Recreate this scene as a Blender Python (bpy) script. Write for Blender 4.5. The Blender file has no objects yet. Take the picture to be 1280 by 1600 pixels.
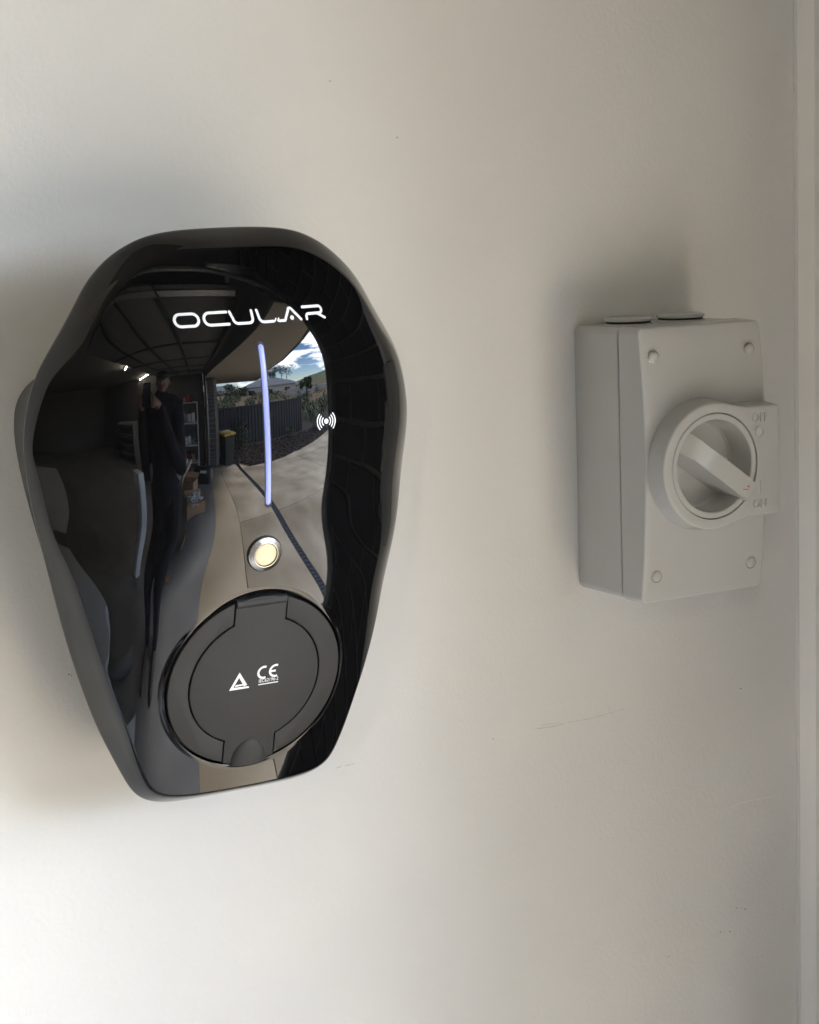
import bpy, bmesh, math, random
from mathutils import Vector, Matrix, noise
random.seed(7)
R = math.radians
S = bpy.context.scene
COL = S.collection
Z0 = 1.40            # height of the charger's origin above the garage floor

# ------------------------------------------------------------------ camera
cam_d = bpy.data.cameras.new('camera')
cam = bpy.data.objects.new('camera', cam_d); COL.objects.link(cam)
CAM_POS = Vector((-0.42661, -1.0220, 0.16416 + Z0))
CR = Vector((0.8684713, -0.49454844, -0.0343431))
CD = Vector((-0.10678411, -0.11897224, -0.98713867))
CF = Vector((0.48410201, 0.8609689, -0.15613389))
cam.matrix_world = Matrix(((CR.x, -CD.x, -CF.x, CAM_POS.x), (CR.y, -CD.y, -CF.y, CAM_POS.y),
                           (CR.z, -CD.z, -CF.z, CAM_POS.z), (0, 0, 0, 1)))
cam_d.sensor_fit = 'HORIZONTAL'; cam_d.sensor_width = 36
cam_d.lens = 36 * 3104 / 1280
cam_d.clip_start = 0.01; cam_d.clip_end = 2000
S.camera = cam

# ------------------------------------------------------------------ sky and sun
SUN_EL, SUN_AZ = 56.0, 25.0       # high sun over the driveway, veiled by thin cloud; azimuth from +x towards +y
w = bpy.data.worlds.new('World'); S.world = w; w.use_nodes = True
nt = w.node_tree; N = nt.nodes; L = nt.links; N.clear()
sky = N.new('ShaderNodeTexSky'); sky.sky_type = 'NISHITA'; sky.sun_disc = False
sky.sun_elevation = R(SUN_EL); sky.sun_rotation = R(90 - SUN_AZ)
sky.altitude = 200; sky.air_density = 0.9; sky.dust_density = 0.0; sky.ozone_density = 4.0
tc = N.new('ShaderNodeTexCoord')
mp = N.new('ShaderNodeMapping'); mp.inputs['Scale'].default_value = (1, 1, 2.6)
mp.inputs['Location'].default_value = (0.35, 0.1, 0.2)
cn = N.new('ShaderNodeTexNoise'); cn.inputs['Scale'].default_value = 3.4; cn.inputs['Detail'].default_value = 8
cn.inputs['Roughness'].default_value = 0.55
cr = N.new('ShaderNodeValToRGB'); cr.color_ramp.elements[0].position = 0.52; cr.color_ramp.elements[1].position = 0.64
mix = N.new('ShaderNodeMix'); mix.data_type = 'RGBA'
mix.inputs['B'].default_value = (23.0, 24.0, 26.0, 1)
bg = N.new('ShaderNodeBackground'); bg.inputs['Strength'].default_value = 0.15
wo = N.new('ShaderNodeOutputWorld')
L.new(tc.outputs['Generated'], mp.inputs['Vector']); L.new(mp.outputs['Vector'], cn.inputs['Vector'])
L.new(cn.outputs['Fac'], cr.inputs['Fac']); L.new(cr.outputs['Color'], mix.inputs['Factor'])
L.new(sky.outputs['Color'], mix.inputs['A']); L.new(mix.outputs['Result'], bg.inputs['Color'])
L.new(bg.outputs['Background'], wo.inputs['Surface'])
sun_d = bpy.data.lights.new('sun', 'SUN'); sun_d.energy = 2.2; sun_d.angle = R(10); sun_d.color = (1, 0.965, 0.91)
sun = bpy.data.objects.new('sun', sun_d); COL.objects.link(sun)
sdir = Vector((math.cos(R(SUN_AZ)) * math.cos(R(SUN_EL)), math.sin(R(SUN_AZ)) * math.cos(R(SUN_EL)), math.sin(R(SUN_EL))))
sun.rotation_euler = sdir.to_track_quat('Z', 'Y').to_euler()
sun.location = (6, -3, 8)
S.view_settings.view_transform = 'Standard'; S.view_settings.look = 'None'
S.view_settings.gamma = 1.0; S.view_settings.use_curve_mapping = False
S.view_settings.exposure = 3.6
S.render.engine = 'CYCLES'
S.cycles.use_denoising = True
S.cycles.max_bounces = 12; S.cycles.diffuse_bounces = 6; S.cycles.glossy_bounces = 5
S.cycles.sample_clamp_indirect = 10
S.cycles.caustics_reflective = False; S.cycles.caustics_refractive = False

# ------------------------------------------------------------------ materials
def mat(name, col, rough=0.5, metal=0.0, ior=1.5, var=0.0, vscale=20, bump=0.0, bscale=300, emit=None, estr=0, bdist=0.001,
        aniso=0, rvar=0.0, spec=0.5, col2=None, vdetail=4):
    m = bpy.data.materials.new(name); m.use_nodes = True
    nt = m.node_tree; p = nt.nodes['Principled BSDF']
    p.inputs['Base Color'].default_value = (*col, 1); p.inputs['Roughness'].default_value = rough
    p.inputs['Metallic'].default_value = metal; p.inputs['IOR'].default_value = ior
    p.inputs['Specular IOR Level'].default_value = spec
    if aniso: p.inputs['Anisotropic'].default_value = aniso
    if emit:
        p.inputs['Emission Color'].default_value = (*emit, 1); p.inputs['Emission Strength'].default_value = estr
    co = nt.nodes.new('ShaderNodeTexCoord')
    if var or col2:
        n = nt.nodes.new('ShaderNodeTexNoise'); n.inputs['Scale'].default_value = vscale; n.inputs['Detail'].default_value = vdetail
        r = nt.nodes.new('ShaderNodeValToRGB')
        a = col2 if col2 else tuple(c * (1 - var) for c in col); b = col if col2 else tuple(min(1, c * (1 + var)) for c in col)
        r.color_ramp.elements[0].color = (*a, 1); r.color_ramp.elements[1].color = (*b, 1)
        r.color_ramp.elements[0].position = 0.32; r.color_ramp.elements[1].position = 0.68
        nt.links.new(co.outputs['Object'], n.inputs['Vector']); nt.links.new(n.outputs['Fac'], r.inputs['Fac'])
        nt.links.new(r.outputs['Color'], p.inputs['Base Color'])
    if rvar:
        n = nt.nodes.new('ShaderNodeTexNoise'); n.inputs['Scale'].default_value = vscale * 2.3; n.inputs['Detail'].default_value = 5
        mr = nt.nodes.new('ShaderNodeMapRange')
        mr.inputs['From Min'].default_value = .3; mr.inputs['From Max'].default_value = .7
        mr.inputs['To Min'].default_value = max(0, rough - rvar); mr.inputs['To Max'].default_value = rough + rvar
        nt.links.new(co.outputs['Object'], n.inputs['Vector']); nt.links.new(n.outputs['Fac'], mr.inputs['Value'])
        nt.links.new(mr.outputs['Result'], p.inputs['Roughness'])
    if bump:
        n = nt.nodes.new('ShaderNodeTexNoise'); n.inputs['Scale'].default_value = bscale; n.inputs['Detail'].default_value = 3
        b = nt.nodes.new('ShaderNodeBump'); b.inputs['Strength'].default_value = bump; b.inputs['Distance'].default_value = bdist
        nt.links.new(co.outputs['Object'], n.inputs['Vector']); nt.links.new(n.outputs['Fac'], b.inputs['Height'])
        nt.links.new(b.outputs['Normal'], p.inputs['Normal'])
    return m

M = {}
M['wall'] = mat('wall_paint', (0.74, 0.735, 0.715), 0.55, var=0.03, vscale=5, bump=0.45, bscale=330, bdist=0.0007, spec=0.35)
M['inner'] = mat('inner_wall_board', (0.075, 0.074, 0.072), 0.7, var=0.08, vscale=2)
M['trim'] = mat('trim_paint', (0.90, 0.885, 0.85), 0.4, var=0.03, vscale=9, bump=0.15, bscale=90, bdist=0.0008)
M['gloss'] = mat('gloss_black', (0.0035, 0.0035, 0.004), 0.014, ior=1.52, rvar=0.012, vscale=9)
M['hous'] = mat('housing_satin', (0.062, 0.063, 0.062), 0.42, bump=0.15, bscale=1800, bdist=0.0002)
M['matte'] = mat('socket_plastic', (0.017, 0.0168, 0.0165), 0.58, bump=0.3, bscale=1700, bdist=0.0002, var=0.06, vscale=300)
M['dark'] = mat('black_gap', (0.006, 0.006, 0.007), 0.5)
M['print'] = mat('white_print', (0.88, 0.89, 0.90), 0.4)
M['logo'] = mat('lit_white_print', (0.85, 0.87, 0.92), 0.4, emit=(0.82, 0.86, 1.0), estr=0.022)
M['led'] = mat('led_bar', (0.25, 0.27, 0.45), 0.12, emit=(0.29, 0.36, 1.0), estr=0.066)
M['steel'] = mat('brushed_steel', (0.60, 0.57, 0.52), 0.24, metal=1, aniso=0.6, var=0.05, vscale=60)
M['gold'] = mat('button_face', (0.47, 0.40, 0.295), 0.32, metal=0.9, aniso=0.7)
M['grey'] = mat('isolator_grey', (0.57, 0.573, 0.56), 0.2, var=0.012, vscale=15, bump=0.06, bscale=900, bdist=0.0002)
M['cap'] = mat('screw_cap', (0.56, 0.555, 0.53), 0.25)
M['rubber'] = mat('black_rubber', (0.01, 0.01, 0.01), 0.6)
M['red'] = mat('red_mark', (0.45, 0.16, 0.08), 0.5)
M['scuff'] = mat('scuff', (0.52, 0.505, 0.475), 0.7, var=0.2, vscale=300)
M['speck'] = mat('speck', (0.34, 0.33, 0.31), 0.7)
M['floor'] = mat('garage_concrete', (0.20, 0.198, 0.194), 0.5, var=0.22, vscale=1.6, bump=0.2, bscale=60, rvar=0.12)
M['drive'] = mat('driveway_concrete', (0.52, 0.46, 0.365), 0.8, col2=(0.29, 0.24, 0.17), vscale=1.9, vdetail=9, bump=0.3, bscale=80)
M['apron'] = mat('threshold_concrete', (0.46, 0.385, 0.28), 0.75, col2=(0.32, 0.255, 0.175), vscale=1.6, vdetail=8, bump=0.3, bscale=80)
M['ceil'] = mat('ceiling_board', (0.24, 0.236, 0.23), 0.7, var=0.05, vscale=2)
M['doorp'] = mat('door_steel', (0.22, 0.22, 0.215), 0.45, var=0.06, vscale=3)
M['galv'] = mat('galvanised', (0.50, 0.51, 0.52), 0.38, metal=0.85, var=0.15, vscale=40)
M['soffit'] = mat('soffit_board', (0.52, 0.475, 0.40), 0.7, var=0.03, vscale=3)
M['brick'] = mat('dark_brick', (0.055, 0.053, 0.055), 0.62, var=0.35, vscale=18, bump=0.5, bscale=130, bdist=0.002)
M['mortar'] = mat('mortar', (0.30, 0.28, 0.25), 0.85, var=0.12, vscale=40, bump=0.4, bscale=200)
M['fence'] = mat('fence_steel', (0.026, 0.029, 0.033), 0.5, var=0.08, vscale=3)
M['mulch'] = mat('mulch', (0.055, 0.042, 0.035), 0.95, col2=(0.02, 0.015, 0.014), vscale=22, bump=1, bscale=40, bdist=0.03)
M['leaf'] = mat('leaf', (0.055, 0.085, 0.03), 0.6, col2=(0.03, 0.05, 0.02), vscale=9)
M['binb'] = mat('bin_green', (0.018, 0.026, 0.020), 0.5)
M['biny'] = mat('bin_lid_yellow', (0.72, 0.47, 0.03), 0.45)
M['drain'] = mat('drain_grate', (0.03, 0.034, 0.045), 0.45, metal=0.3)
M['earth'] = mat('red_earth', (0.20, 0.115, 0.065), 0.95, col2=(0.075, 0.075, 0.04), vscale=0.22, vdetail=8)
M['hill'] = mat('hill_grass', (0.12, 0.125, 0.05), 0.95, col2=(0.05, 0.07, 0.03), vscale=0.06, vdetail=9)
M['block'] = mat('retaining_block', (0.40, 0.38, 0.35), 0.85, var=0.1, vscale=1)
M['hwall'] = mat('house_render', (0.55, 0.52, 0.47), 0.8, var=0.04, vscale=1)
M['hroof'] = mat('house_roof', (0.16, 0.17, 0.19), 0.6, var=0.1, vscale=2)
M['glass'] = mat('dark_glass', (0.02, 0.025, 0.03), 0.05)
M['shelf'] = mat('shelf_white', (0.55, 0.55, 0.54), 0.45)
M['card'] = mat('cardboard', (0.42, 0.28, 0.16), 0.8, var=0.1, vscale=6)
M['blk'] = mat('black_plastic', (0.012, 0.012, 0.013), 0.4)
M['gryp'] = mat('grey_plastic', (0.20, 0.21, 0.23), 0.45)
M['redp'] = mat('red_plastic', (0.36, 0.02, 0.02), 0.45)
M['wht'] = mat('white_plastic', (0.72, 0.73, 0.75), 0.35)
M['bag'] = mat('plastic_bag', (0.62, 0.63, 0.64), 0.3)
M['orange'] = mat('orange_plastic', (0.7, 0.25, 0.03), 0.5)
M['tube'] = mat('tube_light', (0.9, 0.9, 0.85), 0.4, emit=(1.0, 0.90, 0.70), estr=40)
M['skin'] = mat('skin', (0.33, 0.19, 0.135), 0.5)
M['cloth'] = mat('black_cloth', (0.010, 0.010, 0.012), 0.85, bump=0.3, bscale=500)
M['jean'] = mat('dark_trousers', (0.014, 0.015, 0.020), 0.85, bump=0.3, bscale=500)
M['shoe'] = mat('shoe', (0.05, 0.04, 0.03), 0.6)
M['hair'] = mat('hair', (0.02, 0.014, 0.01), 0.6)

# ------------------------------------------------------------------ helpers
def link(name, me, m, parent=None, smooth=False, auto=None):
    o = bpy.data.objects.new(name, me); COL.objects.link(o)
    if m is not None:
        me.materials.clear(); me.materials.append(m if not isinstance(m, str) else M[m])
    if parent is not None:
        o.parent = parent
    if smooth:
        me.shade_smooth()
        if auto is not None:
            me.set_sharp_from_angle(angle=R(auto))
    return o

def mesh(name, vs, fs, m, parent=None, smooth=False, auto=None):
    me = bpy.data.meshes.new(name)
    me.from_pydata([tuple(v) for v in vs], [], [tuple(f) for f in fs]); me.update()
    return link(name, me, m, parent, smooth, auto)

def tag(o, label=None, cat=None, group=None, kind=None):
    if label: o['label'] = label
    if cat: o['category'] = cat
    if group: o['group'] = group
    if kind: o['kind'] = kind
    return o

def empty(name, loc=(0, 0, 0), rz=0.0):
    o = bpy.data.objects.new(name, None); COL.objects.link(o)
    o.location = loc; o.rotation_euler = (0, 0, rz); o.empty_display_size = 0.05
    return o

def bm_obj(name, bm, m, parent=None, smooth=False, auto=None):
    bmesh.ops.recalc_face_normals(bm, faces=bm.faces)
    me = bpy.data.meshes.new(name); bm.to_mesh(me); bm.free()
    return link(name, me, m, parent, smooth, auto)

def add_box(bm, lo, hi, bevel=0.0, seg=2, mtx=None):
    c = [(a + b) / 2 for a, b in zip(lo, hi)]; s = [abs(b - a) for a, b in zip(lo, hi)]
    r = bmesh.ops.create_cube(bm, size=1.0, matrix=Matrix.Translation(c) @ Matrix.Diagonal((*s, 1)))
    vs = r['verts']
    if bevel:
        es = list({e for v in vs for e in v.link_edges})
        rr = bmesh.ops.bevel(bm, geom=es, offset=bevel, segments=seg, profile=0.5, affect='EDGES')
        vs = list({v for f in rr['faces'] for v in f.verts} | {v for v in vs if v.is_valid})
    if mtx is not None:
        bmesh.ops.transform(bm, matrix=mtx, verts=[v for v in vs if v.is_valid])

def box(name, lo, hi, m, parent=None, bevel=0.0, seg=2, mtx=None):
    bm = bmesh.new(); add_box(bm, lo, hi, bevel, seg, mtx)
    return bm_obj(name, bm, m, parent, smooth=bevel > 0, auto=35 if bevel > 0 else None)

def add_tube(bm, pts, rads, n=12, cap=True):
    pts = [Vector(p) for p in pts]
    if not isinstance(rads, (list, tuple)): rads = [rads] * len(pts)
    rings = []; prev = None
    for i, p in enumerate(pts):
        t = (pts[min(i + 1, len(pts) - 1)] - pts[max(i - 1, 0)]).normalized()
        if prev is None:
            a = Vector((0, 0, 1)) if abs(t.z) < 0.9 else Vector((1, 0, 0))
            u = t.cross(a).normalized()
        else:
            u = (prev - t * prev.dot(t)).normalized()
        prev = u; v = t.cross(u)
        rings.append([bm.verts.new(p + rads[i] * (math.cos(2 * math.pi * k / n) * u + math.sin(2 * math.pi * k / n) * v)) for k in range(n)])
    for a, b in zip(rings, rings[1:]):
        for k in range(n):
            bm.faces.new((a[k], a[(k + 1) % n], b[(k + 1) % n], b[k]))
    if cap:
        bm.faces.new(rings[0][::-1]); bm.faces.new(rings[-1])

def tube(name, pts, rads, m, parent=None, n=12):
    bm = bmesh.new(); add_tube(bm, pts, rads, n)
    return bm_obj(name, bm, m, parent, smooth=True, auto=50)

def lathe(name, prof, m, parent=None, n=64, mtx=None, auto=30):
    """prof: (radius, height) pairs revolved round local z"""
    bm = bmesh.new(); rings = []
    for r, h in prof:
        if r < 1e-7: rings.append([bm.verts.new((0, 0, h))])
        else: rings.append([bm.verts.new((r * math.cos(2 * math.pi * k / n), r * math.sin(2 * math.pi * k / n), h)) for k in range(n)])
    for a, b in zip(rings, rings[1:]):
        for k in range(n):
            k2 = (k + 1) % n
            if len(a) == 1 and len(b) == 1: continue
            if len(a) == 1: bm.faces.new((a[0], b[k], b[k2]))
            elif len(b) == 1: bm.faces.new((a[k], a[k2], b[0]))
            else: bm.faces.new((a[k], a[k2], b[k2], b[k]))
    if mtx is not None: bmesh.ops.transform(bm, matrix=mtx, verts=bm.verts)
    return bm_obj(name, bm, m, parent, smooth=True, auto=auto)

def poly_inset(pts, e):
    n = len(pts); area = sum(pts[i][0] * pts[(i + 1) % n][1] - pts[(i + 1) % n][0] * pts[i][1] for i in range(n))
    sg = 1 if area > 0 else -1; out = []
    for i in range(n):
        p = Vector(pts[i]); a = Vector(pts[i - 1]); b = Vector(pts[(i + 1) % n])
        d1 = (p - a); d2 = (b - p)
        if d1.length < 1e-9: d1 = d2
        if d2.length < 1e-9: d2 = d1
        d1.normalize(); d2.normalize()
        n1 = Vector((-d1.y, d1.x)) * sg; n2 = Vector((-d2.y, d2.x)) * sg
        nn = n1 + n2
        nn = nn / max(nn.length_squared, 0.35) * 2 if nn.length > 1e-6 else n1
        out.append((p.x + nn.x * e, p.y + nn.y * e))
    return out

def slab(name, pts, h0, h1, bev, m, parent=None, mtx=None, seg=3, top_fn=None, auto=40):
    """a plate: outline pts (u, v) between heights h0 and h1 with a rounded upper rim"""
    loops = [[(x, y, h0) for x, y in pts]]
    for k in range(seg + 1):
        a = k / seg * math.pi / 2
        ins = poly_inset(pts, bev * (1 - math.cos(a))) if bev else pts
        loops.append([(x, y, h1 - bev + bev * math.sin(a)) for x, y in ins])
        if not bev: break
    n = len(pts); vs = [v for lp in loops for v in lp]; fs = []
    for j in range(len(loops) - 1):
        for i in range(n):
            fs.append((j * n + i, j * n + (i + 1) % n, (j + 1) * n + (i + 1) % n, (j + 1) * n + i))
    fs.append(tuple(range(n))[::-1]); fs.append(tuple(range((len(loops) - 1) * n, len(loops) * n)))
    bm = bmesh.new(); bv = [bm.verts.new(v) for v in vs]
    for f in fs:
        try: bm.faces.new([bv[i] for i in f])
        except ValueError: pass
    if mtx is not None: bmesh.ops.transform(bm, matrix=mtx, verts=bm.verts)
    return bm_obj(name, bm, m, parent, smooth=True, auto=auto)

def text_mesh(body, size, bold=0.0):
    cu = bpy.data.curves.new('txt', 'FONT'); cu.body = body; cu.size = size; cu.align_x = 'CENTER'; cu.align_y = 'CENTER'
    cu.resolution_u = 4; cu.offset = bold * size
    o = bpy.data.objects.new('txt', cu); COL.objects.link(o)
    dg = bpy.context.evaluated_depsgraph_get(); me = bpy.data.meshes.new_from_object(o.evaluated_get(dg))
    vs = [tuple(v.co) for v in me.vertices]; fs = [tuple(p.vertices) for p in me.polygons]
    bpy.data.objects.remove(o); bpy.data.curves.remove(cu); bpy.data.meshes.remove(me)
    return vs, fs

def copy_part(o, parent=None, loc=None, rot=None):
    c = o.copy(); COL.objects.link(c)
    c.parent = parent
    if loc is not None: c.location = loc
    if rot is not None: c.rotation_euler = rot
    return c

# ------------------------------------------------------------------ setting: wall, nib, floor, ceiling, driveway
WX0, WX1 = -6.2, 0.447
wall = tag(box('wall_charger', (WX0, 0, 0), (0.90, 0.12, 2.62), 'wall'), kind='structure')
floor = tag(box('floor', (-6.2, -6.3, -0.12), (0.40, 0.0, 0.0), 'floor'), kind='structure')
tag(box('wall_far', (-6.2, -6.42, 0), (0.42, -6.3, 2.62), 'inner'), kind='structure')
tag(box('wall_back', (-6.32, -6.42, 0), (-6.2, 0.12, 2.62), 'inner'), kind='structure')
tag(box('ceiling', (-6.32, -6.42, 2.62), (0.53, 0.12, 2.72), 'ceil'), kind='structure')
tag(box('roof', (-6.6, -7.2, 2.76), (1.0, 0.6, 3.05), 'hroof'), kind='structure')

# white architrave board closing the wall at the door side
ap = [(WX1, -.0005), (WX1 + .008, -.0095), (.529, -.0095), (.529, -.0005)]
arch = mesh('door_architrave', [(x, y, 0.0) for x, y in ap] + [(x, y, 2.60) for x, y in ap], [(0, 1, 5, 4), (1, 2, 6, 5), (2, 3, 7, 6), (3, 0, 4, 7), (4, 5, 6, 7), (3, 2, 1, 0)], 'trim')
tag(arch, 'white painted vertical trim board at the right end of the wall', 'trim')

tube('caulk_bead', [(WX1 - .0004, -.0002, .002), (WX1 - .0004, -.0002, 2.598)], .0016, 'wall', arch, 10)
# threshold and driveway slabs with joints between them
tag(box('threshold', (0.404, -6.4, -0.10), (0.808, 0.9, -0.012), 'apron', bevel=0.004), kind='structure')
slabs = empty('driveway'); tag(slabs, kind='structure')
XS = [0.814, 3.92, 8.5, 14]; YS = [0.9, -2.62, -5.3]
for i in range(3):
    for j in range(2):
        x0, x1 = XS[i], XS[i + 1] - 0.010; y1, y0 = YS[j], YS[j + 1] + 0.010
        if i == 0:
            box('slab', (x0, y0, -0.12), (1.465, y1, -0.014), 'drive', slabs, bevel=0.006)
            box('slab', (1.565, y0, -0.12), (x1, y1, -0.014), 'drive', slabs, bevel=0.006)
        else:
            box('slab', (x0, y0, -0.12), (x1, y1, -0.014), 'drive', slabs, bevel=0.006)
# the slab between the garage corner and the garden bed
mesh('slab', [(0.814, -5.31, -0.014), (1.465, -5.31, -0.014), (1.465, -6.6, -0.014), (0.814, -6.6, -0.014)], [(0, 3, 2, 1)], 'drive', slabs)
mesh('slab', [(1.565, -5.31, -0.014), (14, -5.31, -0.014), (14, -8.6, -0.014), (8.0, -6.9, -0.014), (4.1, -5.95, -0.014), (2.8, -5.5, -0.014), (1.85, -5.42, -0.014), (1.6, -5.9, -0.014)],
     [(7, 6, 5, 4, 3, 2, 1, 0)], 'drive', slabs)
ground = tag(mesh('ground', [(-60, -160, -0.2), (160, -160, -0.2), (160, 60, -0.2), (-60, 60, -0.2)], [(0, 1, 2, 3)], 'earth'), kind='structure')

dr = empty('strip_drain', (1.515, 0, 0)); tag(dr, 'dark strip drain running across the concrete driveway', 'drain')
box('channel', (-0.048, -6.4, -0.11), (0.048, 0.85, -0.05), 'dark', dr)
for k in range(2):
    box('rail', (-0.048 + k * 0.086, -6.4, -0.05), (-0.038 + k * 0.086, 0.85, -0.013), 'drain', dr)
bm = bmesh.new()
for k in range(180):
    y = -6.38 + k * 0.04
    add_box(bm, (-0.0375, y, -0.045), (0.0375, y + 0.033, -0.015))
o = bm_obj('grate_bars', bm, 'drain', dr); o['kind'] = 'stuff'

# brick nibs on both sides of the door opening
bk = bmesh.new(); add_box(bk, (-0.115, -0.055, -0.038), (0.115, 0.055, 0.038), 0.003, 1)
bmesh.ops.recalc_face_normals(bk, faces=bk.faces); brick_me = bpy.data.meshes.new('brick'); bk.to_mesh(brick_me); bk.free()
brick_me.materials.append(M['brick'])
bh = bmesh.new(); add_box(bh, (-0.0525, -0.055, -0.038), (0.0525, 0.055, 0.038), 0.003, 1)
bmesh.ops.recalc_face_normals(bh, faces=bh.faces); half_me = bpy.data.meshes.new('brick'); bh.to_mesh(half_me); bh.free()
half_me.materials.append(M['brick'])

def brick_at(me, parent, p, rz):
    o = bpy.data.objects.new('brick', me); COL.objects.link(o); o.parent = parent
    o.location = (p[0] + random.uniform(-.0008, .0008), p[1] + random.uniform(-.0008, .0008), p[2]); o.rotation_euler = (0, 0, rz + random.uniform(-.004, .004))

def nib(name, label, x0, x1, y0, y1, facing):
    """brick pier; facing lists which faces carry brickwork: 'x' = the face at x0, 'y' = the face towards the opening"""
    t = empty(name, ((x0 + x1) / 2, (y0 + y1) / 2, 0)); tag(t, label, 'brick pier')
    cx, cy = t.location.x, t.location.y
    box('mortar_core', (x0 - cx + .008, y0 - cy + .008, 0.0), (x1 - cx - .008, y1 - cy - .008, 2.60), 'mortar', t)
    for c in range(30):
        z = 0.044 + c * 0.0862
        if 'x' in facing:
            ys = y1; k = 0
            off = 0.0 if c % 2 else 0.12
            y = y1 - (0.115 if not off else -0.0)
            pos = []
            if off: pos.append((half_me, y1 - .0545)); s = y1 - .115
            else: s = y1
            while s - .23 > y0 - 0.001:
                pos.append((brick_me, s - .115)); s -= .24
            if s - .105 > y0 - .001: pos.append((half_me, s - .0545))
            for me, yy in pos: brick_at(me, t, (x0 + .055 - cx, yy - cy, z), math.pi / 2)
        if 'Y' in facing or 'y' in facing:
            yy = (y1 - .055) if 'Y' in facing else (y0 + .055)
            s = x0 + (.118 if 'x' in facing else 0)
            if c % 2: brick_at(half_me, t, (s + .0545 - cx, yy - cy, z), 0); s += .115
            while s + .23 < x1 + .001:
                brick_at(brick_me, t, (s + .115 - cx, yy - cy, z), 0); s += .24
            if s + .105 < x1 + .001: brick_at(half_me, t, (s + .0545 - cx, yy - cy, z), 0)
    return t
nib('brick_pier', 'dark brick pier mirrored along the right edge of the glossy black charger', 0.53, 0.885, -0.535, -0.021, 'xy')
nib('brick_pier', 'dark brick pier beside the yellow lidded bin mirrored in the charger', 0.43, 0.885, -6.4, -5.95, 'xY')
# header over the opening and the eave soffit
tag(box('header', (0.46, -6.4, 2.12), (0.60, -0.536, 2.62), 'doorp'), kind='structure')
SZH = 2.10
sv = [(0.61, -0.537), (0.62, 0.5), (0.78, 0.5), (0.87, -0.76), (1.27, -1.80), (1.68, -2.78), (2.5, -5.4), (2.85, -5.4), (4.8, -11.7), (0.61, -11.7)]
n = len(sv)
tag(mesh('soffit', [(x, y, SZH) for x, y in sv] + [(x, y, 2.75) for x, y in sv], [tuple(range(n))[::-1], tuple(range(n, 2 * n))] + [(i, (i + 1) % n, n + (i + 1) % n, n + i) for i in range(n)], 'soffit'), kind='structure')
tag(box('soffit_lining', (0.455, -6.4, 2.096), (0.6095, -0.5365, 2.1185), 'soffit'), kind='structure')
fa = [(0.78, 0.5), (0.87, -0.76), (1.27, -1.80), (1.68, -2.78), (2.5, -5.4)]
gut = empty('roof_gutter', (1.07, -0.76, SZH)); tag(gut, 'dark gutter edge above the sky mirrored in the charger', 'gutter')
for (a, b) in zip(fa, fa[1:]):
    tube('gutter_run', [(a[0] + .03 - 1.07, a[1] + .76, 0.03), (b[0] + .03 - 1.07, b[1] + .76, 0.03)], 0.035, 'fence', gut, 10)

# raised sectional door under the ceiling
gd = empty('garage_door', (-0.3, -3.2, 2.38)); tag(gd, 'raised sectional garage door hanging under the ceiling', 'garage door')
for i, x in enumerate((-1.32, -0.83, -0.34, 0.15)):
    box('door_panel', (x + .3 - .24, -2.62, 0.0), (x + .3 + .24, 2.62, 0.04), 'doorp', gd, bevel=0.004)
    for j in range(6):
        y = -2.55 + j * 1.02
        box('stile', (x + .3 - .235, y - .03, -0.018), (x + .3 + .235, y + .03, -0.001), 'galv' if j in (0, 5) else 'fence', gd)
    box('rail', (x + .3 + .2, -2.5, -0.03), (x + .3 + .238, 2.5, -0.019), 'fence', gd)
for s, y in ((1, -0.487), (-1, -5.90)):
    t = empty('door_track', (0.392, y, 0))
    tag(t, 'galvanised door track curving up beside the ' + ('near' if s == 1 else 'far') + ' brick pier', 'door track')
    bm = bmesh.new()
    pts = [(0.10, 0, 0.05), (0.10, 0, 2.05)] + [(0.10 - .3 * (1 - math.cos(a)), 0, 2.05 + .36 * math.sin(a)) for a in [R(15 * k) for k in range(1, 7)]] + [(-2.2, 0, 2.41)]
    add_tube(bm, pts, 0.018, 8)
    bm_obj('rail', bm, 'galv', t, smooth=True, auto=50)
    box('bracket', (-0.12, -0.03, 2.44), (0.16, 0.03, 2.445), 'galv', t); box('hanger', (-1.5, -0.015, 2.43), (-1.47, 0.015, 2.62), 'galv', t)
t = empty('torsion_spring', (0.40, -3.2, 2.50)); tag(t, 'steel spring shaft above the garage door opening', 'spring shaft')
tube('shaft', [(0, -2.7, 0), (0, 2.7, 0)], 0.013, 'galv', t); tube('coil', [(0, -0.7, 0), (0, 0.7, 0)], 0.032, 'doorp', t)

# tube lights on the ceiling at the back
for a, b, lab in (((-1.09, -1.91), (-2.12, -3.07), 'lit ceiling tube light nearest the charger'), ((-1.92, -5.12), (-2.88, -6.2), 'lit ceiling tube light nearest the far wall')):
    t = empty('tube_light', ((a[0] + b[0]) / 2, (a[1] + b[1]) / 2, 2.56)); tag(t, lab, 'tube light', 'ceiling tube lights')
    c = t.location
    A3 = (a[0] - c.x, a[1] - c.y, -0.03); B3 = (b[0] - c.x, b[1] - c.y, -0.03)
    tube('tube', [A3, B3], 0.016, 'tube', t)
    ang = math.atan2(b[1] - a[1], b[0] - a[0]); ln = math.hypot(b[0] - a[0], b[1] - a[1])
    box('batten', (-ln / 2 - .03, -.03, 0), (ln / 2 + .03, .03, .058), 'wht', t, mtx=Matrix.Rotation(ang, 4, 'Z'))

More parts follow.
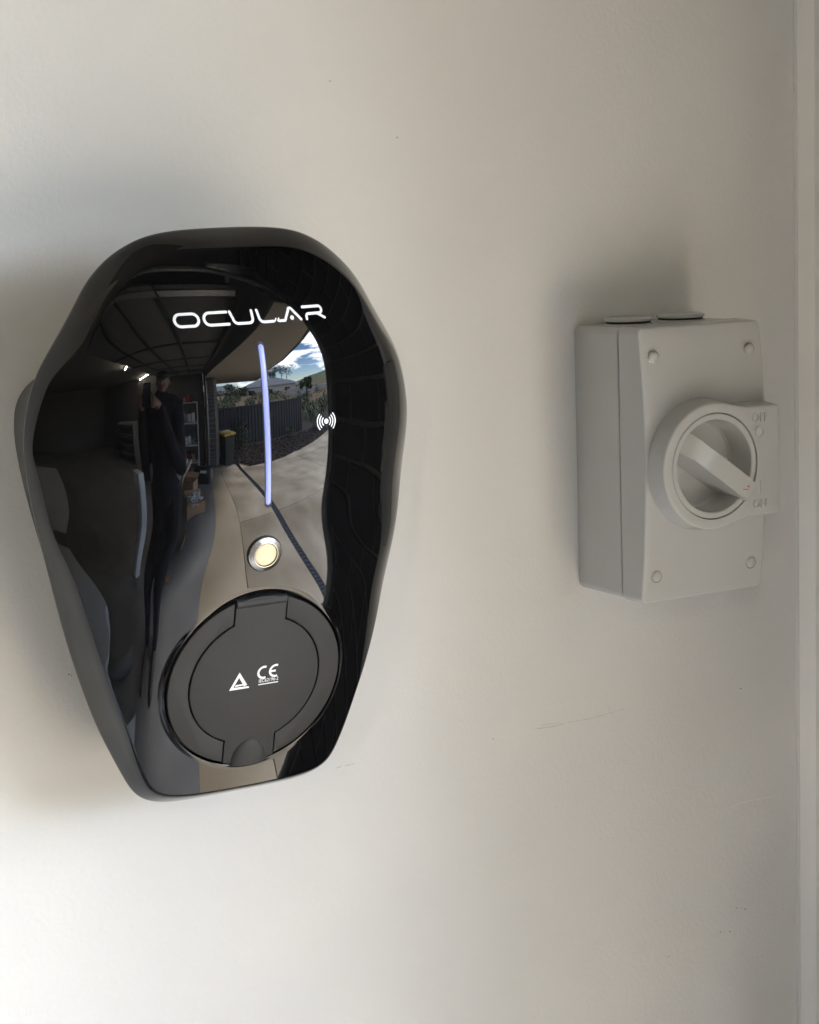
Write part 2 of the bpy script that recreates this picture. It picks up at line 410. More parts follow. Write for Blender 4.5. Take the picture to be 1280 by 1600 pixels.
# ------------------------------------------------------------------ garden beyond the opening
def cr_spline(pts, n):
    out = []
    for i in range(len(pts) - 1):
        p = [Vector(pts[max(min(i + k, len(pts) - 1), 0)]) for k in (-1, 0, 1, 2)]
        for j in range(n):
            t = j / n
            out.append(0.5 * ((2 * p[1]) + (-p[0] + p[2]) * t + (2 * p[0] - 5 * p[1] + 4 * p[2] - p[3]) * t * t + (-p[0] + 3 * p[1] - 3 * p[2] + p[3]) * t ** 3))
    out.append(Vector(pts[-1])); return out

# mulch bed: chips on a sheet
bedp = [(1.60, -5.93), (1.86, -5.45), (2.8, -5.53), (4.1, -5.98), (8.0, -6.93), (14, -8.62), (14, -12), (0.9, -12), (0.9, -6.62), (1.45, -6.62)]
bed = tag(mesh('garden_bed', [(x, y, -0.02) for x, y in bedp], [tuple(range(len(bedp)))[::-1]], 'mulch'), kind='structure')
bm = bmesh.new()
for k in range(2600):
    x = random.uniform(0.95, 8); y = random.uniform(-8.2, -5.5)
    lim = -5.5 - max(0, x - 2.7) * .285 if x > 1.86 else -5.9
    if y > lim: continue
    a = random.uniform(0, 6.28); s = random.uniform(.015, .05)
    add_box(bm, (-s, -s * .5, -s * .3), (s, s * .5, s * .3), mtx=Matrix.Translation((x, y, random.uniform(-.015, .01))) @ Matrix.Rotation(a, 4, 'Z') @ Matrix.Rotation(random.uniform(-.6, .6), 4, 'X'))
tag(bm_obj('mulch_chips', bm, 'mulch'), 'dark bark mulch along the driveway edge', 'mulch', kind='stuff')

# steel sheet fence with ribs
FY = -8.55
fn = empty('steel_fence', (0.9, FY, -0.1)); tag(fn, 'dark ribbed steel fence behind the bin', 'fence')
prof = []
x = 0
while x < 5.75:
    prof += [(x, 0), (x + .09, 0), (x + .105, .03), (x + .15, .03), (x + .165, 0)]; x += .19
for k in range(3):
    seg = prof[k * 50:(k + 1) * 50 + 1]
    if len(seg) < 2: continue
    vs = [(px, py, 0) for px, py in seg] + [(px, py, 1.02) for px, py in seg]; m_ = len(seg)
    mesh('sheet', vs, [(i, i + 1, m_ + i + 1, m_ + i) for i in range(m_ - 1)], 'fence', fn)
for k in range(4):
    box('post', (k * 1.9 - .03, -.05, 0), (k * 1.9 + .03, -.002, 1.05), 'fence', fn)
box('capping', (-.03, -.03, 1.02), (5.75, .045, 1.055), 'fence', fn)

def leaves(bm, c, rx, rz, n, s):
    for k in range(n):
        d = Vector((random.gauss(0, 1), random.gauss(0, 1), random.gauss(0, 1))).normalized() * random.uniform(.35, 1) ** .6
        p = Vector((c[0] + d.x * rx, c[1] + d.y * rx, c[2] + d.z * rz))
        q = Matrix.Rotation(random.uniform(0, 6.28), 3, Vector((random.gauss(0, 1), random.gauss(0, 1), random.gauss(0, 1))).normalized())
        vs = [bm.verts.new(p + q @ Vector(v)) for v in ((-s, 0, 0), (0, -s * .4, 0), (s, 0, 0), (0, s * .4, 0))]
        bm.faces.new(vs)

def shrub(loc, rx, rz, label, n=500, s=.04):
    t = empty('shrub', loc); tag(t, label, 'shrub', 'shrubs by the fence')
    bm = bmesh.new(); leaves(bm, (0, 0, rz), rx, rz, n, s); bm_obj('foliage', bm, 'leaf', t)
    for k in range(4):
        a = k * 1.7; tube('stem', [(0, 0, -.05), (.3 * rx * math.cos(a), .3 * rx * math.sin(a), rz * .6), (.6 * rx * math.cos(a), .6 * rx * math.sin(a), rz * 1.3)], [.012, .008, .004], 'mulch', t, 6)
shrub((2.35, -8.1, -0.02), .42, .34, 'green shrub growing against the dark fence')
shrub((5.2, -8.0, -0.02), .30, .16, 'low tufty plant at the right end of the fence', 250)
shrub((7.2, -7.6, -0.02), .35, .14, 'low tufty plant on the mulch past the fence end', 250)

# wheelie bin
bn = empty('wheelie_bin', (1.17, -5.95, -0.014), R(-18)); tag(bn, 'dark green wheelie bin with a yellow lid beside the brick pier', 'bin')
bm = bmesh.new()
lo = [(-.16, -.19), (.16, -.19), (.16, .19), (-.16, .19)]; hi = [(-.2, -.235), (.2, -.235), (.2, .235), (-.2, .235)]
vb = [bm.verts.new((x, y, .03)) for x, y in lo] + [bm.verts.new((x, y, .66)) for x, y in hi]
for f in ((3, 2, 1, 0), (4, 5, 6, 7), (0, 1, 5, 4), (1, 2, 6, 5), (2, 3, 7, 6), (3, 0, 4, 7)): bm.faces.new([vb[i] for i in f])
bmesh.ops.bevel(bm, geom=list(bm.edges), offset=.02, segments=2, affect='EDGES')
bm_obj('body', bm, 'binb', bn, True, 40)
bm = bmesh.new(); add_box(bm, (-.225, -.26, .665), (.225, .25, .70), .012)
for v in bm.verts:
    if v.co.z > .68: v.co.z += .03 * (1 - (v.co.x / .225) ** 2)
lid = bm_obj('lid', bm, 'biny', bn, True, 50); tube('handle', [(-.16, -.28, .69), (.16, -.28, .69)], .013, 'binb', bn)
for s in (-1, 1):
    lathe('wheel', [(0, -.02), (.07, -.02), (.08, -.01), (.08, .01), (.07, .02), (0, .02)], 'blk', bn, 24, Matrix.Translation((s * .16, -.24, .08)) @ Matrix.Rotation(R(90), 4, 'Y'))

# hill, retaining wall, houses, trees on the skyline
hv = []; hf = []; HN, HM = 60, 14
for j in range(HM):
    for i in range(HN):
        az = R(-6 + i * 1.45); d = 22 + j * 9
        x = d * math.sin(az); y = -d * math.cos(az)
        ris = max(0, (math.degrees(az) - 26) / 55) ** 1.15
        k = j / (HM - 1)
        z = -0.6 + (k ** 1.2) * (1.2 + ris * 26) + noise.noise(Vector((x * .05, y * .05, 0))) * 1.0 * k
        hv.append((x, y, z))
for j in range(HM - 1):
    for i in range(HN - 1):
        a = j * HN + i; hf.append((a, a + 1, a + HN + 1, a + HN))
tag(mesh('hill', hv, hf, 'hill', smooth=True), kind='structure')
ev = []; ef = []
for j in range(5):
    for i in range(30):
        az = R(2 + i * 2.2); d = 15 + j * 6
        ev.append((d * math.sin(az), -d * math.cos(az), -.25 + .32 * j * (1 + max(0, i - 12) * .07) + noise.noise(Vector((i * .4, j * .7, 3))) * .25))
for j in range(4):
    for i in range(29):
        a = j * 30 + i; ef.append((a, a + 1, a + 31, a + 30))
tag(mesh('earth_bank', ev, ef, 'earth', smooth=True), kind='structure')

bm = bmesh.new()
for k in range(90):
    az = R(random.uniform(4, 52)); d = random.uniform(12, 34)
    leaves(bm, (d * math.sin(az), -d * math.cos(az), -.15 + .045 * (d - 14) + random.uniform(0, .25)), random.uniform(.4, 1.3), random.uniform(.25, .6), 70, .16)
tag(bm_obj('scrub', bm, 'leaf'), 'dull green scrub on the ground beyond the fence', 'scrub', kind='stuff')
def house(loc, rz, wx, wy, h, label):
    t = empty('house', loc, rz); tag(t, label, 'house', 'houses below the hill')
    box('wall', (-wx / 2, -wy / 2, 0), (wx / 2, wy / 2, h), 'hwall', t)
    e = .5
    rv = [(-wx / 2 - e, -wy / 2 - e, h), (wx / 2 + e, -wy / 2 - e, h), (wx / 2 + e, wy / 2 + e, h), (-wx / 2 - e, wy / 2 + e, h), (-wx / 2 + wy / 2, 0, h + 1.6), (wx / 2 - wy / 2, 0, h + 1.6)]
    mesh('roof', rv, [(0, 1, 5, 4), (1, 2, 5), (2, 3, 4, 5), (3, 0, 4), (3, 2, 1, 0)], 'hroof', t)
    for k in range(3):
        xx = -wx / 2 + wx * (k + .5) / 3
        wd = box('window', (xx - .7, wy / 2 + .002, .9), (xx + .7, wy / 2 + .06, 2.1), 'trim', t)
        box('pane', (xx - .62, wy / 2 + .062, .98), (xx + .62, wy / 2 + .07, 2.02), 'glass', wd)
house((16.5, -33, -0.6), R(25), 11, 7, 2.5, 'pale rendered house with grey roof left of the light bar')
house((27, -42, -0.6), R(30), 8, 6, 2.2, 'pale rendered house with grey roof right of the light bar')
house((7, -40, -0.8), R(8), 10, 7, 2.2, 'low house half hidden behind the left end of the fence')
rw = empty('retaining_wall', (19, -17.5, 0.2), R(42)); tag(rw, 'grey block retaining wall below the green hill', 'retaining wall')
for r_ in range(4):
    for k in range(14):
        off = .5 if r_ % 2 else 0
        box('block', (-7 + k + off, -.12, -.6 + r_ * .4), (-6.02 + k + off, .12, -.22 + r_ * .4), 'block', rw)

def tree(loc, h, cw, label):
    t = empty('tree', loc); tag(t, label, 'tree', 'trees on the skyline')
    tube('trunk', [(0, 0, -.3), (.1, 0, h * .4), (0, .1, h * .8)], [.14, .1, .04], 'mulch', t, 8)
    bm = bmesh.new()
    for k in range(7):
        leaves(bm, (random.gauss(0, cw * .4), random.gauss(0, cw * .4), h * random.uniform(.55, 1)), cw * .5, h * .16, 90, .22)
    bm_obj('crown', bm, 'leaf', t)
for i, (az, d, h, cw, zz) in enumerate([(27, 46, 6.0, 1.6, .8), (29, 47, 6.6, 1.4, .9), (31.2, 46, 7.4, 2.2, 1.0), (33, 48, 7.6, 2.4, 1.1), (13, 30, 3.0, 2.0, -.5), (17, 34, 2.6, 2.0, -.5), (40, 20, 2.4, .7, 0)]):
    tree((d * math.sin(R(az)), -d * math.cos(R(az)), zz), h, cw,
         ['slim dark tree, leftmost of the skyline clump', 'slim dark tree, second of the skyline clump', 'dark bushy tree, third of the skyline clump', 'tallest dark tree, rightmost of the skyline clump',
          'dark round tree above the left end of the fence', 'dark round tree beside the low house roof', 'small sapling in front of the retaining wall'][i])

# ------------------------------------------------------------------ inside the garage: shelf, cases, boxes
sh = empty('shelf_unit', (-0.25, -6.08, 0)); tag(sh, 'white open shelf unit against the far garage wall', 'shelf')
for sx in (-1, 1):
    for sy in (-1, 1): box('upright', (sx * .36 - .018, sy * .17 - .018, 0), (sx * .36 + .018, sy * .17 + .018, 1.30), 'shelf', sh)
for z in (.12, .50, .88, 1.28): box('shelf_board', (-.34, -.18, z), (.34, .18, z + .02), 'shelf', sh)
lab = ['shelf box on the lowest board', 'shelf box on the second board', 'shelf box on the third board', 'shelf box on the top board']
cols = ['card', 'wht', 'redp', 'gryp', 'blk', 'bag']
names = {'card': 'brown', 'wht': 'white', 'redp': 'red', 'gryp': 'grey', 'blk': 'black', 'bag': 'pale'}
for j, z in enumerate((.14, .52, .90, 1.30)):
    x = -.31
    for k in range(4):
        ww = random.uniform(.09, .15); hh = random.uniform(.08, .22); cc = cols[(j * 3 + k * 2 + j // 2) % 6]
        t = box('storage_box', (-.25 + x, -6.2, z + .001), (-.25 + x + ww, -6.2 + random.uniform(.12, .24), z + hh), cc, bevel=.006)
        tag(t, '%s %s, %s from its left end' % (names[cc], lab[j], ['first', 'second', 'third', 'fourth'][k]), 'box', 'boxes on the white shelf unit')
        x += ww + .015

tcse = empty('tool_case', (0.18, -4.45, 0), R(12)); tag(tcse, 'black and grey tool case standing on the garage floor', 'tool case')
box('body', (-.26, -.14, 0), (.2, .14, .36), 'blk', tcse, bevel=.03); box('front_panel', (.205, -.13, .02), (.27, .13, .33), 'gryp', tcse, bevel=.02)
box('label_plate', (-.06, .141, .26), (.12, .145, .32), 'wht', tcse)
tube('handle', [(-.1, 0, .36), (-.09, 0, .42), (.06, 0, .42), (.07, 0, .36)], .014, 'blk', tcse, 8)
t = empty('jerry_can', (-.33, -4.95, 0)); tag(t, 'red fuel can behind the black tool case', 'fuel can')
box('body', (-.13, -.09, 0), (.13, .09, .30), 'redp', t, bevel=.03); tube('spout', [(.06, 0, .29), (.12, 0, .38)], .018, 'redp', t, 8); tube('handle', [(-.1, 0, .29), (-.06, 0, .35), (.03, 0, .35), (.05, 0, .29)], .012, 'redp', t, 8)

def carton(loc, rz, sx, sy, sz, label):
    t = empty('cardboard_box', loc, rz); tag(t, label, 'cardboard box', 'cardboard boxes on the garage floor')
    box('side', (-sx, -sy, 0), (-sx + .006, sy, sz), 'card', t); box('side', (sx - .006, -sy, 0), (sx, sy, sz), 'card', t)
    box('side', (-sx + .007, -sy, 0), (sx - .007, -sy + .006, sz), 'card', t); box('side', (-sx + .007, sy - .006, 0), (sx - .007, sy, sz), 'card', t)
    box('base', (-sx + .007, -sy + .007, 0.001), (sx - .007, sy - .007, .006), 'card', t)
    for s in (-1, 1):
        box('flap', (-sx, 0, 0), (sx, .006, sy * .9), 'card', t, mtx=Matrix.Translation((0, s * (sy + .004), sz)) @ Matrix.Rotation(R(-s * 60), 4, 'X'))
carton((-0.25, -3.75, 0), R(20), .22, .17, .30, 'open cardboard box in front of the tool case')
carton((-0.05, -3.1, 0), R(-15), .20, .15, .16, 'low cardboard box holding a crumpled plastic bag')
bm = bmesh.new(); bmesh.ops.create_icosphere(bm, subdivisions=4, radius=.15)
for v in bm.verts:
    v.co *= 1 + .45 * noise.noise(v.co * 14) + .2 * noise.noise(v.co * 33)
    v.co.z *= .7
bmesh.ops.translate(bm, vec=(-.05, -3.1, .16), verts=bm.verts)
tag(bm_obj('plastic_bag', bm, 'bag'), 'crumpled clear plastic bag lying in the low cardboard box', 'plastic bag')
for k in range(7):
    p0 = (-.42 - .05 * k, -2.75 - .1 * k, .02); p1 = (-.28 + .03 * k, -3.0 - .12 * k, .85 - .03 * k)
    t = tube('timber_offcut' if k % 2 else 'metal_rod', [p0, p1], .014 + .006 * (k % 3), ['blk', 'card', 'galv'][k % 3], n=8)
    tag(t, ['black', 'brown', 'steel'][k % 3] + ' long offcut leaning in the pile by the boxes, %s in the row' % ['first', 'second', 'third', 'fourth', 'fifth', 'sixth', 'seventh'][k], 'offcut', 'long offcuts leaning by the boxes')
box_o = box('orange_block', (-.28, -2.45, 0), (-.2, -2.37, .05), 'orange', bevel=.006); tag(box_o, 'small orange block on the floor beside the offcuts', 'block')

# white chest and boards at the left, by the charger wall
ch = empty('storage_chest', (-1.75, -0.30, 0)); tag(ch, 'long white storage chest standing along the wall', 'chest')
box('body', (-.95, -.26, 0.03), (.62, .26, .50), 'wht', ch, bevel=.02); box('lid', (-.97, -.28, .508), (.64, .28, .56), 'wht', ch, bevel=.02)
for sx in (-.85, .52):
    for sy in (-.2, .2): box('foot', (sx - .03, sy - .03, 0), (sx + .03, sy + .03, .029), 'blk', ch)
t = box('white_carton', (-.13, -.10, 0), (.13, .10, .62), 'wht', bevel=.006, mtx=Matrix.Translation((-1.45, -2.75, 0)) @ Matrix.Rotation(R(25), 4, 'Z'))
tag(t, 'tall white carton standing on the dim garage floor', 'carton')
t = box('foam_sheet', (-.56, -.13, 0.001), (.56, .13, .045), 'wht', bevel=.004, mtx=Matrix.Translation((-1.0, -.78, 0)) @ Matrix.Rotation(R(-27), 4, 'Z'))
tag(t, 'white foam sheet lying on the floor near the charger wall', 'foam sheet')
t = box('foam_sheet', (-.40, -.05, 0.001), (.40, .05, .03), 'gryp', bevel=.004, mtx=Matrix.Translation((-1.25, -1.12, 0)) @ Matrix.Rotation(R(-31), 4, 'Z'))
tag(t, 'narrow grey board lying beside the white foam sheet', 'board')
for k, (x, y, ww, hh, c_) in enumerate([(-.95, -4.2, .3, .5, 'blk'), (-.62, -3.6, .16, .34, 'gryp'), (-.75, -4.9, .2, .8, 'card'), (-1.9, -4.4, .35, .7, 'blk'), (-.5, -4.3, .12, .6, 'wht')]):
    t = box('storage_crate', (-ww / 2, -.14, 0), (ww / 2, .14, hh), c_, bevel=.012, mtx=Matrix.Translation((x, y, 0)) @ Matrix.Rotation(R(17 * k), 4, 'Z'))
    tag(t, ['wide black crate in the dim clutter behind the person', 'small grey crate nearest the open cardboard box', 'tall brown crate by the shelf unit', 'large black crate farthest into the dim garage', 'slim white crate between the clutter and the shelf'][k], 'crate', 'crates in the dim garage')
cab = empty('tool_cabinet', (-3.4, -5.6, 0)); tag(cab, 'dark tool cabinet against the far wall in the dim garage', 'cabinet')
box('body', (-.6, -.3, 0), (.6, .3, 1.0), 'doorp', cab, bevel=.01)
for k in range(4):
    dd = box('drawer', (-.56, .301, .06 + k * .23), (.56, .32, .26 + k * .23), 'blk', cab, bevel=.006); tube('handle', [(-.3, .34, .22 + k * .23), (.3, .34, .22 + k * .23)], .008, 'galv', dd, 8)

# ------------------------------------------------------------------ the charger
CH = empty('ev_charger', (0, 0, Z0))
tag(CH, 'glossy black wall mounted car charger with white OCULAR lettering and blue light bar', 'car charger')

def sm(t):
    t = min(max(t, 0.0), 1.0); return t * t * t * (t * (6 * t - 15) + 10)
SL = [(160, 42), (152, 40), (125, 33), (107, 24), (94, 15), (80, 5), (67, 1.5), (40, -2), (14, -9), (-14, -13.5), (-36, -15.5), (-79, -17), (-130, -19), (-160, -21)]
def slope(z):
    for (a, sa), (b, sb) in zip(SL, SL[1:]):
        if z >= b:
            k = min(max((a - z) / (a - b), 0), 1)
            return math.tan(R(sa + (sb - sa) * k))
    return math.tan(R(SL[-1][1]))
_sl = slope
def slope(z): return sum(_sl(z + q) * w_ for q, w_ in ((-8, 1), (-4, 2), (0, 3), (4, 2), (8, 1))) / 9
_A = {50: 120.0}
for z in range(51, 176): _A[z] = _A[z - 1] - slope(z - .5)
for z in range(49, -176, -1): _A[z] = _A[z + 1] + slope(z + .5)
def Aax(z):
    z = min(max(z, -172), 172); i = math.floor(z); k = z - i
    p0, p1, p2, p3 = (_A[i + j] for j in (-1, 0, 1, 2))
    return p1 + .5 * k * (p2 - p0 + k * (2 * p0 - 5 * p1 + 4 * p2 - p3 + k * (3 * (p1 - p2) + p3 - p0)))
SZ = -84.0; SA = R(17); ST = math.tan(SA); SR = 50.0
half = [(0, 152.5), (16, 152.4), (30, 151.6), (39.7, 150), (46.7, 148), (56.1, 143.7), (64.4, 138), (71.8, 131), (77.5, 124), (83.5, 114), (89.6, 104), (95.6, 95), (100.2, 87.5), (104.8, 78), (108.1, 66), (109.8, 54), (110, 44), (109, 33), (106.9, 19), (104, 3), (98.2, -22), (94, -41), (89.5, -59), (84.3, -77), (78.4, -95), (72.2, -112), (67.5, -125), (62.6, -136.3), (58, -144), (50.8, -149.6), (39.5, -152.4), (26, -153.2), (12, -153.3), (0, -153.3)]
sp_ = cr_spline([(x, z, 0) for x, z in half], 10)
for _ in range(60):       # fair the outline
    sp_ = [sp_[0]] + [(sp_[i - 1] + 2 * sp_[i] + sp_[i + 1]) / 4 for i in range(1, len(sp_) - 1)] + [sp_[-1]]
OUT = [(p.x, p.y) for p in sp_] + [(-p.x, p.y) for p in sp_[-2:0:-1]]
_zw = sorted((p[1], p[0]) for p in OUT if p[0] >= 0)
def wid(z):
    lo, hi = 0, len(_zw) - 1
    if z <= _zw[0][0] or z >= _zw[-1][0]: return 1e-3
    while hi - lo > 1:
        m_ = (lo + hi) // 2
        if _zw[m_][0] <= z: lo = m_
        else: hi = m_
    (za, xa), (zb, xb) = _zw[lo], _zw[hi]
    return xa + (xb - xa) * (z - za) / max(zb - za, 1e-6)
_W = [wid(-176 + q * .5) for q in range(705)]
def widf(z):
    t = min(max((z + 176) * 2, 0), 703.0); i = int(t); return _W[i] + (_W[i + 1] - _W[i]) * (t - i)
def lip_d(z): return 63 + .11 * z + 10 * sm((-95 - z) / 50) - 4 * sm((z - 110) / 35)
def H0(x, z):
    h = Hb(x, z); k = sm((z + 75) / 115) * sm((185 - z) / 120)
    if k > 0:
        w_ = max(widf(z), 30); drop = Hb(w_, z) - lip_d(z) - 1.5
        if drop > 0: h -= k * drop * min(abs(x) / w_, 1.05) ** 5
    return h
def Hb(x, z):
    k = sm((15 - z) / 75); Rl = 200 + 190 * k
    return Aax(z) - (Rl - math.sqrt(max(Rl * Rl - x * x, 1))) - 2.26 * (x / 62.) ** 6 * k
def Hpl(z): return Aax(SZ) - 1.9 + ST * (z - SZ)
def Hs(x, z):
    h = H0(x, z); r = math.hypot(x, (z - SZ) / math.cos(SA)); k = 1 - sm((r - SR - .8) / 3.0)
    return h + (Hpl(z) - h) * k if k > 0 else h

def ray_out(ang):
    dx, dz = math.cos(ang), math.sin(ang); n = len(OUT)
    best = None
    for i in range(n):
        x1, z1 = OUT[i]; x2, z2 = OUT[(i + 1) % n]
        z1 -= SZ; z2 -= SZ
        den = dx * (z2 - z1) - dz * (x2 - x1)
        if abs(den) < 1e-12: continue
        t = (x1 * (z2 - z1) - z1 * (x2 - x1)) / den; s = (x1 * dz - z1 * dx) / den
        if t > 0 and -1e-6 <= s <= 1 + 1e-6:
            nx, nz = (z2 - z1), -(x2 - x1); l = math.hypot(nx, nz)
            if best is None or t > best[0]: best = (t, abs((nx * dx + nz * dz) / l))
    return best
NA = 720
RE = [(-155, 7), (-130, 7.5), (-100, 8), (-50, 8.2), (-20, 6.5), (10, 4), (45, 2.6), (80, 5.5), (110, 10.5), (160, 12)]
def rim_e(z):
    for (a, ea), (b, eb) in zip(RE, RE[1:]):
        if z <= b:
            k = min(max((z - a) / (b - a), 0), 1); return ea + (eb - ea) * k * k * (3 - 2 * k)
    return RE[-1][1]
rings = []; angs = [2 * math.pi * k / NA for k in range(NA)]
ro = [ray_out(a) for a in angs]
NF, NR = 84, 16
verts = []
def P(x, z, d): verts.append((x / 1000, -d / 1000, z / 1000))
rin = SR + .8
for a in angs:      # recess wall, bottom
    x, z = rin * math.cos(a), SZ + rin * math.sin(a) * math.cos(SA); P(x, z, Hpl(z) - 6)
for a in angs:
    x, z = rin * math.cos(a), SZ + rin * math.sin(a) * math.cos(SA); P(x, z, Hpl(z) - .5)
for a in angs:
    r_ = rin + .35; x, z = r_ * math.cos(a), SZ + r_ * math.sin(a) * math.cos(SA); P(x, z, Hs(x, z) - .08)
for k in range(NF + 1):
    for a, (t, c) in zip(angs, ro):
        zdir = math.sin(a)
        e = rim_e(SZ + t * math.sin(a)) / max(c, .45)
        tin = t - e
        r0 = (rin + .9); f = k / NF
        f = f if k else 0
        rr = r0 + (tin - r0) * f
        ky = math.cos(SA) + (1 - math.cos(SA)) * min(1, f * 6)
        x, z = rr * math.cos(a), SZ + rr * math.sin(a) * ky; P(x, z, Hs(x, z))
for k in range(1, NR + 1):
    for a, (t, c) in zip(angs, ro):
        e = rim_e(SZ + t * math.sin(a)) / max(c, .45); fil = 1.6 / max(c, .45)
        def Hd(rr): return H0(rr * math.cos(a), SZ + rr * math.sin(a))
        t0 = t - e; tc_ = t0 + fil; h0 = Hd(t0); hc = h0 + (h0 - Hd(t0 - .5)) * 2 * fil
        h2 = max(lip_d(SZ + t * math.sin(a)), 20.0); hc = max(hc, h2 + .4)
        t1 = min(tc_ + fil * 1.2, t - .3); q = (t1 - tc_) / max(t - tc_, .01); h1 = hc + (h2 - hc) * q
        if k <= 7:
            u = k / 7; b0, b1, b2 = (1 - u) ** 2, 2 * u * (1 - u), u * u
            rr, hh = b0 * t0 + b1 * tc_ + b2 * t1, b0 * h0 + b1 * hc + b2 * h1
        else:
            u = (k - 7) / (NR - 7); rr = t1 + (t - t1) * u; hh = h1 + (h2 - h1) * u + .12 * (h1 - h2) * u * (1 - u)
        P(rr * math.cos(a), SZ + rr * math.sin(a), hh)
for ins, dd in ((0.0, -1.2), (0.5, -1.9), (7.0, -1.9)):
    for a, (t, c) in zip(angs, ro):
        rr = t - ins / max(c, .45); z2 = SZ + rr * math.sin(a)
        P(rr * math.cos(a), z2, lip_d(z2) + dd)
nr = len(verts) // NA
faces = [(j * NA + i, j * NA + (i + 1) % NA, (j + 1) * NA + (i + 1) % NA, (j + 1) * NA + i) for j in range(nr - 1) for i in range(NA)]
cov = mesh('front_cover', verts, faces, 'gloss', CH, smooth=True, auto=40)

# rear housing
inset = []
nO = len(OUT)
base_o = poly_inset(OUT, 4.0)
hv = []; hf = []
for fd, ex in ((0.006, 13.5), (0.10, 12.6), (0.40, 9.0), (0.75, 3.6), (0.985, 0.2)):
    lp = base_o
    for _ in range(6): lp = poly_inset(lp, ex / 6)
    lp = [(x * (1 - .13 * ex / 13.5 * sm((z - 55) / 45)), z - (16 * ex / 13.5) * sm((z - 60) / 60)) for x, z in lp]
    for x, z in lp: hv.append((x / 1000, -max(.0004, fd * (lip_d(z) - 1.2) / 1000), z / 1000))
for j in range(4):
    for i in range(nO): hf.append((j * nO + i, j * nO + (i + 1) % nO, (j + 1) * nO + (i + 1) % nO, (j + 1) * nO + i))
hf.append(tuple(range(nO))); hf.append(tuple(range(4 * nO, 5 * nO)))
hs = mesh('rear_housing', hv, hf, 'hous', CH, smooth=True, auto=40)
for sgn in (-1, 1):          # vent slots down the lower sides
    for k in range(16):
        z = -12 - k * 5.2
        xx = min(abs(p[0]) for p in base_o if abs(p[1] - z) < 3 and p[0] > 0) if False else None
        cand = [p for p in base_o if p[0] > 0 and abs(p[1] - z) < 4]
        p = min(cand, key=lambda q: abs(q[1] - z))
        box('vent_slot', (-.0006, -.0070, -.0008), (.0006, .0070, .0008), 'gryp', hs, mtx=Matrix.Translation((sgn * (p[0] - 8.2) / 1000, -.024, z / 1000)) @ Matrix.Rotation(sgn * R(20), 4, 'Z'))

# socket: frame built in its own tilted plane (u right, v up the slope, w out)
def sock_mtx():
    up = Vector((0, -math.sin(SA), math.cos(SA))); up = Vector((0, -ST, 1)).normalized(); rt = Vector((1, 0, 0)); out = rt.cross(up)
    if out.y > 0: out = -out
    o = Vector((0, -(Hpl(SZ)) / 1000, SZ / 1000))
    return Matrix(((rt.x, up.x, out.x, o.x), (rt.y, up.y, out.y, o.y), (rt.z, up.z, out.z, o.z), (0, 0, 0, 1)))
SM = sock_mtx(); mmS = SM @ Matrix.Diagonal((.001, .001, .001, 1))
so = lathe('socket_well', [(0, -5.4), (SR + .5, -5.4), (SR + .55, -4.5)], 'dark', CH, 96, mmS)
def arc(r, a0, a1, n): return [(r * math.cos(a0 + (a1 - a0) * k / n), r * math.sin(a0 + (a1 - a0) * k / n)) for k in range(n + 1)]
ro_, ri_, hw = SR - .35, 37.9, 14.6
def cseg(s):
    at_o = math.acos(hw + .4) if False else math.acos((hw + .55) / ro_); at_i = math.acos((hw + .55) / (ri_))
    p = arc(ro_, -at_o, at_o, 72) + arc(ri_, at_i, -at_i, 60)
    if s < 0: p = [(-x, y) for x, y in p][::-1]
    return p
ringp = slab('socket_ring', cseg(1), -5, 0.5, .5, 'matte', CH, mmS)
ringp = slab('socket_ring', cseg(-1), -5, 0.5, .5, 'matte', CH, mmS)
rl = 37.2
aT = math.acos(hw / rl); aO = math.acos(hw / (ro_))
lidp = arc(rl, -aT, aT, 60) + arc(ro_, aO, math.pi - aO, 24) + arc(rl, math.pi - aT, math.pi + aT, 60) + arc(ro_ + .6, math.pi + aO, 2 * math.pi - aO, 24)
lid_o = slab('socket_lid', lidp, -5, 0.8, .5, 'matte', CH, mmS)
# hinge roll at the top of the lid and the thumb bulge at its foot
hinge = []
bm = bmesh.new()
add_tube(bm, [(-hw + .3, 46.4, -1.0), (hw - .3, 46.4, -1.0)], 2.75, 20)
bmesh.ops.transform(bm, matrix=mmS, verts=bm.verts)
bm_obj('hinge_barrel', bm, 'matte', lid_o, True, 50)
bm = bmesh.new(); bmesh.ops.create_uvsphere(bm, u_segments=40, v_segments=24, radius=1)
for v in bm.verts:
    v.co = Vector((v.co.x * 10.5, v.co.y * 13.5, v.co.z * 3.0)) + Vector((0, -49.0, 0.2))
geom = list(bm.verts) + list(bm.edges) + list(bm.faces)
bmesh.ops.bisect_plane(bm, geom=geom, plane_co=(0, -50.2, 0), plane_no=(0, -1, 0), clear_outer=True)
bmesh.ops.holes_fill(bm, edges=[e for e in bm.edges if e.is_boundary])
bmesh.ops.transform(bm, matrix=mmS, verts=bm.verts)
bm_obj('thumb_grip', bm, 'matte', lid_o, True, 50)

